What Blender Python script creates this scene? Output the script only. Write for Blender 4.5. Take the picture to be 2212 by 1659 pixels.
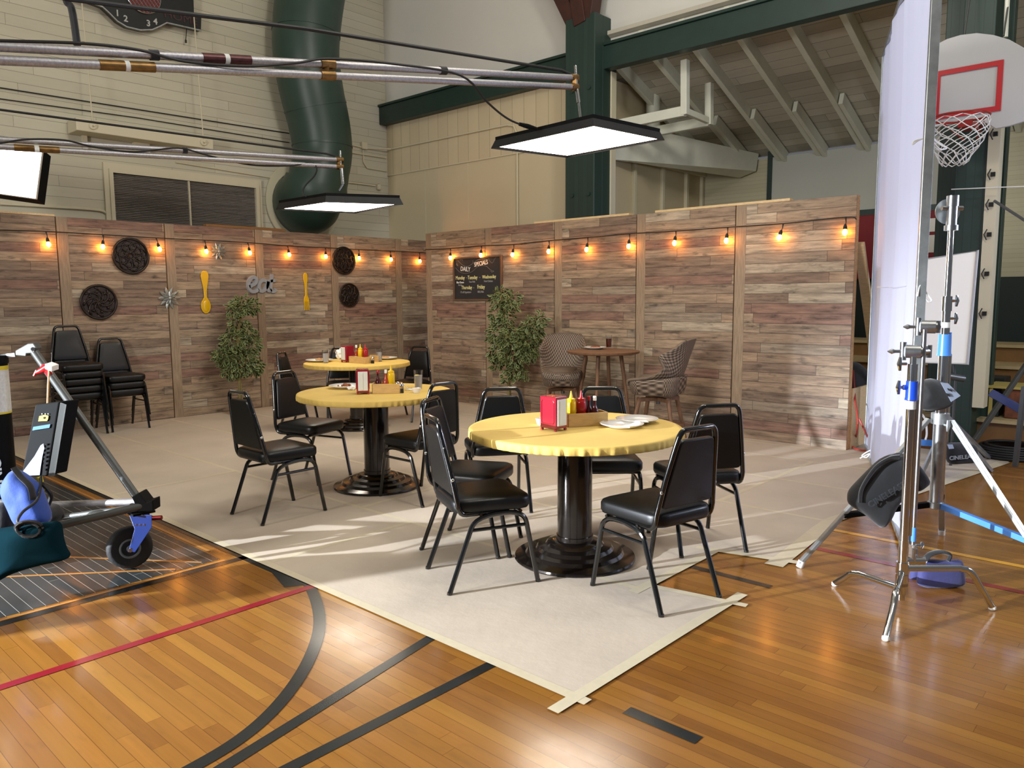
import bpy, bmesh, math, random
import numpy as np
from mathutils import Vector, Matrix, Euler
PI = math.pi
random.seed(7)
for o in list(bpy.data.objects): bpy.data.objects.remove(o)
SC = bpy.context.scene; COL = SC.collection

# ---------------------------------------------------------------- camera (fitted to the photograph; walls of the set lie along X and Y)
W, H = 2212, 1659
F = 1660.; PITCH = 0.1121; ROLL = -0.00608; HC = 1.501; YAW = 0.7391
_c, _s = math.cos(YAW), math.sin(YAW)
RZ = np.array([[_c, -_s, 0], [_s, _c, 0], [0, 0, 1.]])
_fw = np.array([0, math.cos(PITCH), -math.sin(PITCH)]); _up = np.array([0, math.sin(PITCH), math.cos(PITCH)]); _rt = np.array([1., 0, 0])
CR = RZ @ (math.cos(ROLL) * _rt + math.sin(ROLL) * _up); CU = RZ @ (-math.sin(ROLL) * _rt + math.cos(ROLL) * _up); CF = RZ @ _fw
CC = np.array([0, 0, HC])
cam = bpy.data.cameras.new('camera'); camo = bpy.data.objects.new('camera', cam); COL.objects.link(camo)
cam.sensor_width = 36; cam.lens = F / W * 36; cam.clip_end = 100
camo.matrix_world = Matrix(((CR[0], CU[0], -CF[0], CC[0]), (CR[1], CU[1], -CF[1], CC[1]), (CR[2], CU[2], -CF[2], CC[2]), (0, 0, 0, 1)))
SC.camera = camo
SC.view_settings.view_transform = 'Standard'; SC.view_settings.look = 'None'
SC.view_settings.gamma = 1; SC.view_settings.use_curve_mapping = False
SC.view_settings.exposure = -0.13
w = bpy.data.worlds.new('hall_air'); SC.world = w; w.use_nodes = True
w.node_tree.nodes['Background'].inputs[0].default_value = (.93, .95, 1, 1)
w.node_tree.nodes['Background'].inputs[1].default_value = .14

def lamp(name, kind, loc, target, energy, color=(1, 1, 1), size=.3, angle=60, blend=.3, sy=None):
    l = bpy.data.lights.new(name, kind); l.energy = energy; l.color = color
    if kind == 'SPOT': l.spot_size = math.radians(angle); l.spot_blend = blend; l.shadow_soft_size = size
    elif kind == 'AREA':
        l.size = size
        if sy: l.shape = 'RECTANGLE'; l.size_y = sy
    else: l.shadow_soft_size = size
    o = bpy.data.objects.new(name, l); COL.objects.link(o); o.location = loc
    o.rotation_euler = (Vector(target) - Vector(loc)).to_track_quat('-Z', 'Y').to_euler()
    return o
# low film lamp standing outside the frame to the left, a strong lamp behind the cloth frame, a hall ceiling lamp
lamp('film_lamp_low', 'SPOT', (-6.4, -5.0, 2.1), (-3.1, 1.9, 0), 13500, (.84, .91, 1), .04, 33, .7)
lamp('film_lamp_cloth', 'SPOT', (2.6, 7.6, 2.6), (-1.9, 6.2, 2.0), 420, (.50, .58, 1), .25, 75, .5)
lamp('hall_lamp', 'AREA', (0.5, 3.4, 6.9), (-11, 6.5, 4.2), 210, (1, .95, .86), 1.1)

lamp('annex_fill', 'POINT', (1.6, 6.6, 2.3), (0, 0, 0), 240, (.92, .96, 1), .35)  # added fill point for the cloth lamp's spill, lifts the annex
lamp('right_run_fill', 'AREA', (-4.2, -3.6, 3.1), (-4.6, 7.6, 1.7), 430, (1, .96, .92), 1.6)  # added soft fill, put in to brighten the right run of flats
lamp('upper_hall_fill', 'POINT', (-3.6, 4.6, 5.6), (0, 0, 0), 190, (1, .95, .86), .9)  # added fill point, evens out the upper walls, ceiling and beams

# ---------------------------------------------------------------- pixel rays to world points (measuring only)
def ray(x, y): return CF + CR * (x - W / 2) / F + CU * (H / 2 - y) / F
def G(x, y, z=0): d = ray(x, y); return Vector(CC + d * ((z - HC) / d[2]))
def PX(x, y, X): d = ray(x, y); return Vector(CC + d * (X / d[0]))
def PY(x, y, Y): d = ray(x, y); return Vector(CC + d * (Y / d[1]))
def PD(x, y, t): return Vector(CC + ray(x, y) * t)

# ---------------------------------------------------------------- materials
def lin(h):
    h = h.lstrip('#'); v = [int(h[i:i + 2], 16) / 255 for i in (0, 2, 4)]
    return tuple((a / 12.92 if a <= .04045 else ((a + .055) / 1.055) ** 2.4) for a in v) + (1,)
class NT:
    def __init__(s, name):
        s.m = bpy.data.materials.new(name); s.m.use_nodes = True; s.t = s.m.node_tree; s.b = s.t.nodes['Principled BSDF']; s.out = s.t.nodes['Material Output']
        s.k = 0
    def n(s, typ, **kw):
        nd = s.t.nodes.new(typ)
        for k, v in kw.items():
            if k.startswith('i_'):
                nd.inputs[k[2:] if not k[2:].isdigit() else int(k[2:])].default_value = v
            else: setattr(nd, k, v)
        return nd
    def l(s, a, b): s.t.links.new(a, b); return s
    def math(s, op, a, b=None, c=None):
        nd = s.n('ShaderNodeMath', operation=op)
        for i, v in enumerate((a, b, c)):
            if v is None: continue
            if isinstance(v, (int, float)): nd.inputs[i].default_value = v
            else: s.l(v, nd.inputs[i])
        return nd.outputs[0]
    def mix(s, f, a, b, blend='MIX'):
        nd = s.n('ShaderNodeMix', data_type='RGBA', blend_type=blend)
        for i, v in ((0, f), (6, a), (7, b)):
            if isinstance(v, (int, float)): nd.inputs[i].default_value = v
            elif isinstance(v, tuple): nd.inputs[i].default_value = v
            else: s.l(v, nd.inputs[i])
        return nd.outputs[2]
    def ramp(s, f, stops, interp='LINEAR'):
        nd = s.n('ShaderNodeValToRGB'); cr = nd.color_ramp; cr.interpolation = interp
        while len(cr.elements) < len(stops): cr.elements.new(.5)
        for e, (p, c) in zip(cr.elements, stops): e.position = p; e.color = c if isinstance(c, tuple) else lin(c)
        s.l(f, nd.inputs[0]); return nd.outputs[0]
    def coord(s, which='Object'): return s.n('ShaderNodeTexCoord').outputs[which]
    def noise(s, co, scale, detail=3, rough=.55, stretch=None, out=0):
        if stretch:
            mp = s.n('ShaderNodeMapping'); mp.inputs['Scale'].default_value = stretch; s.l(co, mp.inputs[0]); co = mp.outputs[0]
        nd = s.n('ShaderNodeTexNoise', i_Scale=scale, i_Detail=detail, i_Roughness=rough); s.l(co, nd.inputs['Vector']); return nd.outputs[out]
    def bump(s, h, strength, dist=.01):
        nd = s.n('ShaderNodeBump', i_Strength=strength, i_Distance=dist); s.l(h, nd.inputs['Height']); s.l(nd.outputs[0], s.b.inputs['Normal'])
MATS = {}
def M(name, col='#808080', rough=.5, metal=0, coat=0, nz=None, bp=None, emit=None, trans=0, alpha=1, spec=None, ior=None, stretch=None, sheen=0):
    if name in MATS: return MATS[name]
    s = NT(name); b = s.b; c = lin(col) if isinstance(col, str) else tuple(col) + (1,)
    b.inputs['Base Color'].default_value = c; b.inputs['Roughness'].default_value = rough; b.inputs['Metallic'].default_value = metal
    b.inputs['Coat Weight'].default_value = coat; b.inputs['Coat Roughness'].default_value = .12
    if spec is not None: b.inputs['Specular IOR Level'].default_value = spec
    if trans: b.inputs['Transmission Weight'].default_value = trans
    if ior: b.inputs['IOR'].default_value = ior
    if alpha < 1: b.inputs['Alpha'].default_value = alpha
    if sheen: b.inputs['Sheen Weight'].default_value = sheen
    co = s.coord()
    if nz:
        sc, amt = nz; f = s.noise(co, sc, 4, .6, stretch)
        d = tuple(x * (1 - amt) for x in c[:3]) + (1,); e = tuple(min(1, x * (1 + amt)) for x in c[:3]) + (1,)
        s.l(s.ramp(f, [(.3, d), (.7, e)]), b.inputs['Base Color'])
    if bp: s.bump(s.noise(co, bp[0], 4, .6, stretch), bp[1], bp[2] if len(bp) > 2 else .005)
    if emit: b.inputs['Emission Color'].default_value = lin(emit[0]); b.inputs['Emission Strength'].default_value = emit[1]
    MATS[name] = s.m; return s.m

def plank_mat(name, cols, rowh, seg, axis_u, axis_v, rough, line=.03, grain=.3, coat=0, rnd_obj=False, blot=.35, gs=(2.5, 40), vert=False, bpv=.15, linecol='#1c1410'):
    """rows of boards along axis_u, stacked along axis_v"""
    s = NT(name); co = s.coord(); sep = s.n('ShaderNodeSeparateXYZ'); s.l(co, sep.inputs[0])
    u, v = sep.outputs[axis_u], sep.outputs[axis_v]
    if rnd_obj:
        ri = s.n('ShaderNodeObjectInfo').outputs['Random']
        off = s.math('MULTIPLY', s.math('FLOOR', s.math('MULTIPLY', ri, 5)), 7.0)
    rv = s.math('DIVIDE', v, rowh); row = s.math('FLOOR', rv)
    rowk = s.math('ADD', row, off) if rnd_obj else row
    wn = s.n('ShaderNodeTexWhiteNoise', noise_dimensions='1D'); s.l(rowk, wn.inputs['W'])
    us = s.math('ADD', s.math('DIVIDE', u, seg), s.math('MULTIPLY', wn.outputs['Value'], 7.3)); sg = s.math('FLOOR', us)
    cb = s.n('ShaderNodeCombineXYZ'); s.l(sg, cb.inputs[0]); s.l(rowk, cb.inputs[1])
    w2 = s.n('ShaderNodeTexWhiteNoise', noise_dimensions='2D'); s.l(cb.outputs[0], w2.inputs['Vector'])
    n = len(cols); col = s.ramp(w2.outputs['Value'], [(i / n, c) for i, c in enumerate(cols)], 'CONSTANT')
    mpv = s.n('ShaderNodeCombineXYZ')
    s.l(s.math('MULTIPLY', u, gs[0]), mpv.inputs[0]); s.l(s.math('MULTIPLY', v, gs[1]), mpv.inputs[1]); s.l(s.math('ADD', s.math('MULTIPLY', rowk, 3.7), s.math('MULTIPLY', sg, 5.1)), mpv.inputs[2])
    g1 = s.noise(mpv.outputs[0], 1.0, 5, .65)
    col = s.mix(grain, col, s.ramp(g1, [(.25, (.12, .1, .09, 1)), (.5, (.5, .5, .5, 1)), (.8, (.95, .93, .9, 1))]), 'OVERLAY')
    if blot:
        mb = s.n('ShaderNodeCombineXYZ'); s.l(s.math('MULTIPLY', u, 5), mb.inputs[0]); s.l(s.math('MULTIPLY', v, 14), mb.inputs[1]); s.l(s.math('MULTIPLY', rowk, 1.7), mb.inputs[2])
        g2 = s.noise(mb.outputs[0], 1.0, 3, .6)
        col = s.mix(s.math('MULTIPLY', s.ramp(g2, [(.58, (0, 0, 0, 1)), (.78, (1, 1, 1, 1))]), blot), col, lin('#2a2320'))
    fv = s.math('FRACT', rv); fu = s.math('FRACT', us)
    ln = s.math('MAXIMUM', s.math('LESS_THAN', fv, line), s.math('LESS_THAN', fu, line * rowh / seg * .8))
    col = s.mix(s.math('MULTIPLY', ln, .75), col, lin(linecol))
    s.l(col, s.b.inputs['Base Color']); s.b.inputs['Roughness'].default_value = rough
    s.b.inputs['Coat Weight'].default_value = coat; s.b.inputs['Coat Roughness'].default_value = .13
    if bpv: s.bump(s.math('SUBTRACT', g1, s.math('MULTIPLY', ln, 1.5)), bpv, .002)
    MATS[name] = s.m; return s
plank_mat('reclaimed_wood', ['#857260', '#93806a', '#7a6656', '#a0937f', '#8b7763', '#7e6254', '#957f68', '#887a69', '#776555'], .1016, 1.15, 0, 2, .66, .05, .85, 0, True, .85, (3.2, 30))
fl = plank_mat('gym_floor_boards', ['#835824', '#7e5422', '#885b26', '#7b5021', '#8b6027', '#805523', '#835823', '#764c20'], .0572, 1.25, 0, 1, .22, .035, .16, .15, False, .2, (1.2, 26), bpv=.04, linecol='#4a2a10')
co = fl.coord(); fl.l(fl.ramp(fl.noise(co, 2.5, 6, .7), [(.3, (.14, .14, .14, 1)), (.7, (.27, .27, .27, 1))]), fl.b.inputs['Roughness'])
kp = plank_mat('black_court_paint', ['#2e3131', '#333636', '#2b2e2e'], .0572, 1.25, 0, 1, .2, .03, .1, .2, False, 0, (1.2, 26), bpv=.04, linecol='#c9c4b6')
plank_mat('beige_siding', ['#c3beA8', '#bfbaa4', '#c6c1ab', '#c1bca5'], .135, 2.6, 1, 2, .6, .045, .06, 0, False, .03, (1, 10), bpv=.25, linecol='#77705c')
plank_mat('beige_siding_end', ['#bdb89c', '#b8b397'], .06, 9, 0, 2, .6, .05, .05, 0, False, 0, (1, 10), bpv=.25, linecol='#908b70')
plank_mat('beadboard', ['#cdbf9f', '#c9bb9b'], .24, 90, 2, 0, .6, .035, .04, 0, False, 0, (1, 5), bpv=.25, linecol='#8c7f62')
plank_mat('roof_boards', ['#b9b4a4', '#afaa9a', '#c0bbab', '#a8a393', '#b6b1a1'], .16, 2.2, 0, 1, .7, .04, .1, 0, False, .12, (1, 8), bpv=.3, linecol='#4c4940')
plank_mat('dark_wood_slats', ['#8d8780', '#958f88', '#827c74'], .012, .4, 1, 2, .6, .25, .2, 0, False, 0, (2, 30), bpv=.4, linecol='#231f1b')
plank_mat('green_grooved', ['#22362f', '#243932'], .075, 90, 2, 0, .5, .05, .08, 0, False, .05, (2, 10), bpv=.3, linecol='#0c1a17')
plank_mat('white_beam', ['#dcdccb', '#d4d4c2'], 3, 9, 0, 2, .55, .0, .05, 0, False, .02, (3, 3), bpv=.05)
M('stile_wood', '#8f7c66', .6, nz=(7, .28), stretch=(14, 14, 1))
M('pine', '#c49a63', .6, nz=(9, .2), stretch=(2, 2, 12)); M('pine_pale', '#d9bc8c', .55, nz=(9, .12), stretch=(2, 8, 8))
M('black_vinyl', '#090a0b', .40, spec=.35, coat=.05, bp=(260, .12, .001)); M('black_enamel', '#08090a', .16, coat=.6)
M('table_bronze', '#1c1613', .2, metal=.55, coat=.7, nz=(6, .3)); M('mdf', '#8a6a46', .7)
M('yellow_cloth', '#d2b25c', .75, nz=(4, .06), bp=(30, .12, .004))
M('paper', '#b0a392', .85, nz=(2.2, .07), bp=(9, .35, .006)); M('masking_tape', '#b9ae94', .6, nz=(20, .05))
M('chrome', '#d5d8dc', .1, metal=1); M('steel', '#b5b9bd', .3, metal=1, nz=(30, .12)); M('galv', '#aab0b2', .42, metal=.85, nz=(16, .14)); M('alu_pipe', '#aaa8ab', .5, metal=.9, nz=(14, .2), stretch=(1, 6, 6))
M('brass', '#836640', .42, metal=1, nz=(20, .25)); M('maroon_plate', '#4a2526', .4, metal=.5, nz=(30, .3))
M('black_plastic', '#060708', .7, spec=.15); M('black_cloth', '#0c0d10', .8, bp=(18, .3, .01), sheen=.2); M('grey_black_metal', '#565856', .42, metal=.6)
M('blue_paint', '#1746c4', .35, coat=.4); M('light_blue_paint', '#4b8ae0', .3, coat=.4); M('dark_blue_paint', '#0c2560', .35, coat=.4)
M('red_plastic', '#a50f16', .3, coat=.3); M('red_anodized', '#7d1015', .25, metal=.5)
M('mustard', '#e3b90a', .3, coat=.3); M('cream_white', '#e8e4da', .45); M('china', '#e4e3de', .18, coat=.5); M('white_paper', '#e6e6e2', .8, bp=(12, .4, .01))
M('napkin_face', '#d9dbd6', .75, nz=(5, .06), bp=(6, .5, .012)); M('dispenser_red', '#8e1327', .22, coat=.6); M('caddy_wood', '#c8a468', .55, nz=(10, .12), stretch=(2, 8, 8))
M('hot_sauce', '#4a0d08', .1, coat=.6); M('glass', '#f2f5f6', .03, trans=1, ior=1.35); M('ice_water', '#ece9ec', .2, trans=.35, ior=1.33); M('iced_tea', '#7a2c12', .1, trans=.5, ior=1.33); M('lemon', '#ecd25e', .5)
M('food', '#8a4a26', .6, nz=(60, .5), bp=(60, .8, .01)); M('food_tan', '#b98a55', .6, nz=(60, .3), bp=(60, .8, .01)); M('green_glass', '#2f3d12', .12, coat=.5)
M('orange_sauce', '#a83a14', .2, coat=.4); M('label_cream', '#e3cfa0', .5)
M('bronze_medallion', '#2a201b', .35, metal=.4, nz=(22, .35), bp=(25, .4, .01)); M('pewter', '#a4a7a3', .34, metal=.7, nz=(30, .2)); M('yellow_enamel', '#dcae14', .22, coat=.6)
M('grey_script', '#8c8f93', .5, nz=(6, .15), stretch=(1, 1, 60)); M('chalkboard', '#222224', .7, nz=(5, .15)); M('chalk_white', '#e9e6de', .8); M('chalk_yellow', '#e2dc9a', .8); M('chalk_grey', '#8e8d8d', .8); M('frame_wood', '#5c4433', .5, nz=(12, .3), stretch=(8, 2, 8))
M('cord_black', '#0b0b0b', .6); M('cord_red', '#a03328', .5); M('bulb', '#ffb060', .1, emit=('#ff9a3c', 60)); M('bulb_hot', '#fff2c0', .1, emit=('#ff9c3a', 120))
M('leaf_green', '#26361a', .42, nz=(5, .35)); M('leaf_cream', '#848f5a', .5); M('bark', '#75683f', .8, nz=(20, .3)); M('pot', '#2c2723', .7); M('soil', '#2a2019', .9, nz=(40, .4))
M('teak', '#6f513a', .5, nz=(9, .25), stretch=(3, 3, .6))
M('green_paint', '#20352f', .45, nz=(5, .12)); M('duct_green', '#2c4138', .42, nz=(3, .1)); M('wall_white', '#cdccc4', .7, nz=(1.2, .02)); M('wall_panel', '#cabd9d', .7, nz=(1.2, .02)); M('wall_grey_white', '#b7b9b0', .7, nz=(1.2, .02)); M('trim_cream', '#cfc7ab', .55)
M('trim_white', '#d6d8c8', .55, nz=(5, .05)); M('brown_stain', '#3d2018', .5, nz=(6, .25)); M('dark_recess', '#17201e', .8); M('banner_red', '#7c0d1b', .6); M('wainscot_green', '#14231f', .5)
M('bleacher_brown', '#7d5a33', .5, nz=(4, .12)); M('bleacher_tread', '#b3a078', .45, nz=(4, .12)); M('board_white', '#acacab', .35, nz=(2, .03)); M('board_red', '#a80f16', .4); M('rim_orange', '#8e2116', .35, metal=.3); M('net', '#d4d2c9', .8)
M('score_black', '#17191a', .4, nz=(4, .2)); M('score_red', '#641c16', .5, nz=(20, .3)); M('score_digit', '#b6b7b0', .6); M('score_dim', '#4a2a2a', .6); M('line_red', '#7e1a24', .22, coat=.3); M('line_black', '#1b1d1d', .24, coat=.25, nz=(6, .2)); M('line_orange', '#a5723a', .25, coat=.3); M('line_yellow', '#c08b2c', .25, coat=.3)
M('tyre', '#141414', .7, bp=(90, .5, .004)); M('wheel_grey', '#6e7173', .45, nz=(20, .1)); M('navy_cloth', '#183d8c', .75, bp=(14, .3, .01), sheen=.2); M('teal_cloth', '#0a2229', .95, bp=(12, .3, .01), spec=.02); M('violet_cloth', '#34366e', .75, bp=(14, .4, .01), sheen=.3)
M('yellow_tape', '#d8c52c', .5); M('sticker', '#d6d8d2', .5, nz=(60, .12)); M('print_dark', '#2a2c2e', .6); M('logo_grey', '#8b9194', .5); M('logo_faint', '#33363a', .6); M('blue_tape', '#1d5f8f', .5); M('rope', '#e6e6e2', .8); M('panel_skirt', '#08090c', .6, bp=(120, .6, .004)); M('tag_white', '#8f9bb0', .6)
M('led_face', '#ffffff', .5, emit=('#fff2e0', 15)); M('led_face_side', '#ffffff', .5, emit=('#fbfdff', 9)); M('photo_dark', '#1a1d1e', .6, nz=(8, .5)); M('box_art', '#6a3a20', .5, nz=(10, .7)); M('box_yellow', '#b5a35a', .6)

def rattan():
    s = NT('rattan'); co = s.coord('UV'); sep = s.n('ShaderNodeSeparateXYZ'); s.l(co, sep.inputs[0])
    a = s.math('MULTIPLY', sep.outputs[0], 110); b = s.math('MULTIPLY', sep.outputs[1], 115)
    rowp = s.math('MULTIPLY', s.math('FLOOR', s.math('DIVIDE', b, PI)), PI)
    wv = s.math('MULTIPLY', s.math('SINE', s.math('ADD', a, rowp)), s.math('ABSOLUTE', s.math('SINE', b)))
    h = s.math('ADD', s.math('MULTIPLY', wv, .5), .5)
    nz = s.noise(s.coord(), 30, 3)
    s.l(s.mix(s.math('MULTIPLY', nz, .5), s.ramp(h, [(.1, '#1c1611'), (.45, '#665648'), (.9, '#9a8a7b')]), lin('#5f5347')), s.b.inputs['Base Color'])
    s.b.inputs['Roughness'].default_value = .6; s.bump(h, .9, .008); MATS['rattan'] = s.m
rattan()
def cloth_mat():
    s = NT('diffusion_cloth'); co = s.coord()
    s.b.inputs['Base Color'].default_value = (.62, .64, .80, 1); s.b.inputs['Roughness'].default_value = .9
    tr = s.n('ShaderNodeBsdfTranslucent'); tr.inputs[0].default_value = (.80, .82, .93, 1)
    mx = s.n('ShaderNodeMixShader'); mx.inputs[0].default_value = .55; s.l(s.b.outputs[0], mx.inputs[1]); s.l(tr.outputs[0], mx.inputs[2]); s.l(mx.outputs[0], s.out.inputs[0])
    MATS['diffusion_cloth'] = s.m
cloth_mat()

# ---------------------------------------------------------------- mesh helpers
def bx(bm, c, s, rot=None, mi=0):
    mt = Matrix.Translation(Vector(c)) @ (rot.to_4x4() if rot else Matrix.Identity(4)) @ Matrix.Diagonal((s[0], s[1], s[2], 1))
    r = bmesh.ops.create_cube(bm, size=1, matrix=mt)
    if mi:
        for f in {f for v in r['verts'] for f in v.link_faces}: f.material_index = mi
_jr = random.Random(3)
def bx2(bm, a, b):   # sizes vary by a fraction of a millimetre, as sawn timber does
    bx(bm, [(a[i] + b[i]) / 2 for i in range(3)], [max(abs(b[i] - a[i]) - _jr.uniform(.0001, .0009), .0004) for i in range(3)])
def tube(bm, pts, r, seg=8, closed=False, cap=True, flat=1.0, mi=0):
    pts = [Vector(p) for p in pts]; n = len(pts)
    rr = r if isinstance(r, (list, tuple)) else [r] * n
    rings = []; prev = None
    for i, p in enumerate(pts):
        if closed: t = (pts[(i + 1) % n] - pts[i - 1]).normalized()
        elif i == 0: t = (pts[1] - p).normalized()
        elif i == n - 1: t = (p - pts[i - 1]).normalized()
        else: t = ((pts[i + 1] - p).normalized() + (p - pts[i - 1]).normalized()).normalized()
        if prev is None:
            a = Vector((0, 0, 1)) if abs(t.z) < .9 else Vector((1, 0, 0))
            u = (a - t * a.dot(t)).normalized()
        else:
            u = (prev - t * prev.dot(t)).normalized()
        prev = u; v = t.cross(u)
        rings.append([bm.verts.new(p + (u * math.cos(2 * PI * k / seg) + v * math.sin(2 * PI * k / seg) * flat) * rr[i]) for k in range(seg)])
    m = n if closed else n - 1
    for i in range(m):
        A, B = rings[i], rings[(i + 1) % n]
        for k in range(seg):
            f = bm.faces.new((A[k], A[(k + 1) % seg], B[(k + 1) % seg], B[k])); f.material_index = mi
    if cap and not closed:
        for R_ in (rings[0], rings[-1]):
            try: bm.faces.new(R_).material_index = mi
            except ValueError: pass
def lathe(bm, prof, seg=32, o=(0, 0, 0), sx=1, sy=1, mi=0, rip=None):
    o = Vector(o); rings = []
    for j, (r, z) in enumerate(prof):
        if r < 1e-6: rings.append([bm.verts.new(o + Vector((0, 0, z)))]); continue
        rings.append([bm.verts.new(o + Vector((math.cos(2 * PI * k / seg) * (r + (rip(j, k) if rip else 0)) * sx, math.sin(2 * PI * k / seg) * (r + (rip(j, k) if rip else 0)) * sy, z))) for k in range(seg)])
    for A, B in zip(rings, rings[1:]):
        for k in range(seg):
            if len(A) == 1 and len(B) == 1: continue
            if len(A) == 1: f = bm.faces.new((A[0], B[(k + 1) % seg], B[k]))
            elif len(B) == 1: f = bm.faces.new((A[k], A[(k + 1) % seg], B[0]))
            else: f = bm.faces.new((A[k], A[(k + 1) % seg], B[(k + 1) % seg], B[k]))
            f.material_index = mi
    for R_ in (rings[0], rings[-1]):
        if len(R_) > 2 and R_ is rings[0] and prof[0][0] > 1e-6: bm.faces.new(R_).material_index = mi
        elif len(R_) > 2 and R_ is rings[-1]: bm.faces.new(R_).material_index = mi
def prism(bm, poly, d, mt=None, mi=0):
    """poly in local XY, thickness d along local Z, placed by mt"""
    mt = mt or Matrix.Identity(4)
    a = [bm.verts.new(mt @ Vector((x, y, 0))) for x, y in poly]; b = [bm.verts.new(mt @ Vector((x, y, d))) for x, y in poly]
    bm.faces.new(a[::-1]).material_index = mi; bm.faces.new(b).material_index = mi
    for i in range(len(a)):
        j = (i + 1) % len(a); bm.faces.new((a[i], a[j], b[j], b[i])).material_index = mi
def slab(bm, pts, t, n=None):
    """planar polygon in world with thickness t along its normal (or n)"""
    pts = [Vector(p) for p in pts]
    nn = Vector(n).normalized() if n is not None else (pts[1] - pts[0]).cross(pts[2] - pts[0]).normalized()
    a = [bm.verts.new(p) for p in pts]; b = [bm.verts.new(p + nn * t) for p in pts]
    bm.faces.new(a[::-1]); bm.faces.new(b)
    for i in range(len(a)):
        j = (i + 1) % len(a); bm.faces.new((a[i], a[j], b[j], b[i]))
def beam(bm, a, b, w_, h_, up=(0, 0, 1)):
    a, b = Vector(a), Vector(b); t = (b - a).normalized(); up = Vector(up); s = t.cross(up).normalized(); u = s.cross(t)
    R_ = Matrix((s, t, u)).transposed(); bx(bm, (a + b) / 2, (w_, (b - a).length, h_), R_)
def B(): return bmesh.new()
def done(name, bm, mat, parent=None, smooth=None, bev=0, sub=0, mats=None, loc=None, rot=None, solid=0):
    bmesh.ops.recalc_face_normals(bm, faces=bm.faces[:])
    me = bpy.data.meshes.new(name); bm.to_mesh(me); bm.free()
    for m_ in ([mat] + (mats or [])): me.materials.append(MATS[m_] if isinstance(m_, str) else m_)
    o = bpy.data.objects.new(name, me); COL.objects.link(o)
    if parent: o.parent = parent
    if loc is not None: o.location = loc
    if rot is not None: o.rotation_euler = rot
    if solid: md = o.modifiers.new('s', 'SOLIDIFY'); md.thickness = solid; md.offset = 0
    if bev: md = o.modifiers.new('b', 'BEVEL'); md.width = bev; md.segments = 2; md.limit_method = 'ANGLE'; md.angle_limit = math.radians(40)
    if sub: md = o.modifiers.new('u', 'SUBSURF'); md.levels = sub; md.render_levels = sub
    if smooth:
        me.polygons.foreach_set('use_smooth', [True] * len(me.polygons))
        if smooth != 'all' and not sub:
            try: me.set_sharp_from_angle(angle=math.radians(38))
            except Exception: pass
    return o
def tag(o, label, cat, group=None, kind=None):
    if label: o['label'] = label
    if cat: o['category'] = cat
    if group: o['group'] = group
    if kind: o['kind'] = kind
    return o
def thing(name, label, cat, loc=(0, 0, 0), rz=0, group=None):
    o = bpy.data.objects.new(name, None); COL.objects.link(o); o.location = loc; o.rotation_euler = (0, 0, rz); o.empty_display_size = .1
    return tag(o, label, cat, group)
def struct(name, bm, mat, **kw): o = done(name, bm, mat, **kw); o['kind'] = 'structure'; return o
def kids(o): return [c for c in COL.objects if c.parent == o]
def dup(root, loc, rz, label, group=None):
    r = root.copy(); COL.objects.link(r); r.location = loc; r.rotation_euler = (0, 0, rz); r['label'] = label
    if group: r['group'] = group
    for ch in kids(root):
        c = ch.copy(); COL.objects.link(c); c.parent = r
        for g in kids(ch):
            d = g.copy(); COL.objects.link(d); d.parent = c
    return r
def text_mesh(txt, size, depth=.002, shear=0, bold=0):
    cu = bpy.data.curves.new('t', 'FONT'); cu.body = txt; cu.size = size; cu.extrude = depth; cu.align_x = 'CENTER'; cu.align_y = 'CENTER'; cu.shear = shear; cu.offset = bold
    cu.resolution_u = 3
    o = bpy.data.objects.new('t', cu); COL.objects.link(o); bpy.context.view_layer.update()
    me = bpy.data.meshes.new_from_object(o.evaluated_get(bpy.context.evaluated_depsgraph_get()))
    bpy.data.objects.remove(o); bpy.data.curves.remove(cu); return me
def text(name, txt, size, mat, parent, loc, rot, depth=.002, sx=1, shear=0, bold=0):
    me = text_mesh(txt, size, depth, shear, bold); me.materials.clear(); me.materials.append(MATS[mat])
    o = bpy.data.objects.new(name, me); COL.objects.link(o); o.parent = parent; o.location = loc; o.rotation_euler = rot; o.scale = (sx, 1, 1); return o
def arc(p, q, c, n=5):
    """quadratic bend from p to q round corner c"""
    p, q, c = Vector(p), Vector(q), Vector(c)
    return [p * (1 - t) ** 2 + c * 2 * t * (1 - t) + q * t * t for t in [i / n for i in range(n + 1)]]
def smoothline(pts, n=6):
    P = [Vector(p) for p in pts]; out = []
    for i in range(len(P) - 1):
        p0, p1, p2, p3 = P[max(i - 1, 0)], P[i], P[i + 1], P[min(i + 2, len(P) - 1)]
        for k in range(n):
            t = k / n; out.append(.5 * ((2 * p1) + (p2 - p0) * t + (2 * p0 - 5 * p1 + 4 * p2 - p3) * t * t + (3 * p1 - p0 - 3 * p2 + p3) * t ** 3))
    out.append(P[-1]); return out

# ================================================================ hall structure
XL, YR = -9.73, 7.62          # faces of the two runs of scenic flats
XS, YG, YB = -11.2, 9.0, 12.1 # siding wall, end wall, back of the low annex
bm = B(); bx2(bm, (-12.5, -6, -.1), (7, 13.2, 0)); floor = struct('floor', bm, 'gym_floor_boards')
def flat_line(name, pts, wd, mat, z=.0012, lab=None):
    bm = B(); pts = [Vector((p[0], p[1], 0)) for p in pts]; L_, R_ = [], []
    for i, p in enumerate(pts):
        a = pts[max(i - 1, 0)]; b = pts[min(i + 1, len(pts) - 1)]; t = (b - a).normalized(); n = Vector((-t.y, t.x, 0)) * wd / 2
        L_.append(bm.verts.new((p.x + n.x, p.y + n.y, z))); R_.append(bm.verts.new((p.x - n.x, p.y - n.y, z)))
    for i in range(len(pts) - 1): bm.faces.new((L_[i], R_[i], R_[i + 1], L_[i + 1]))
    o = done(name, bm, mat, floor)
    if lab: o['label'] = lab
    return o
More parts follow.
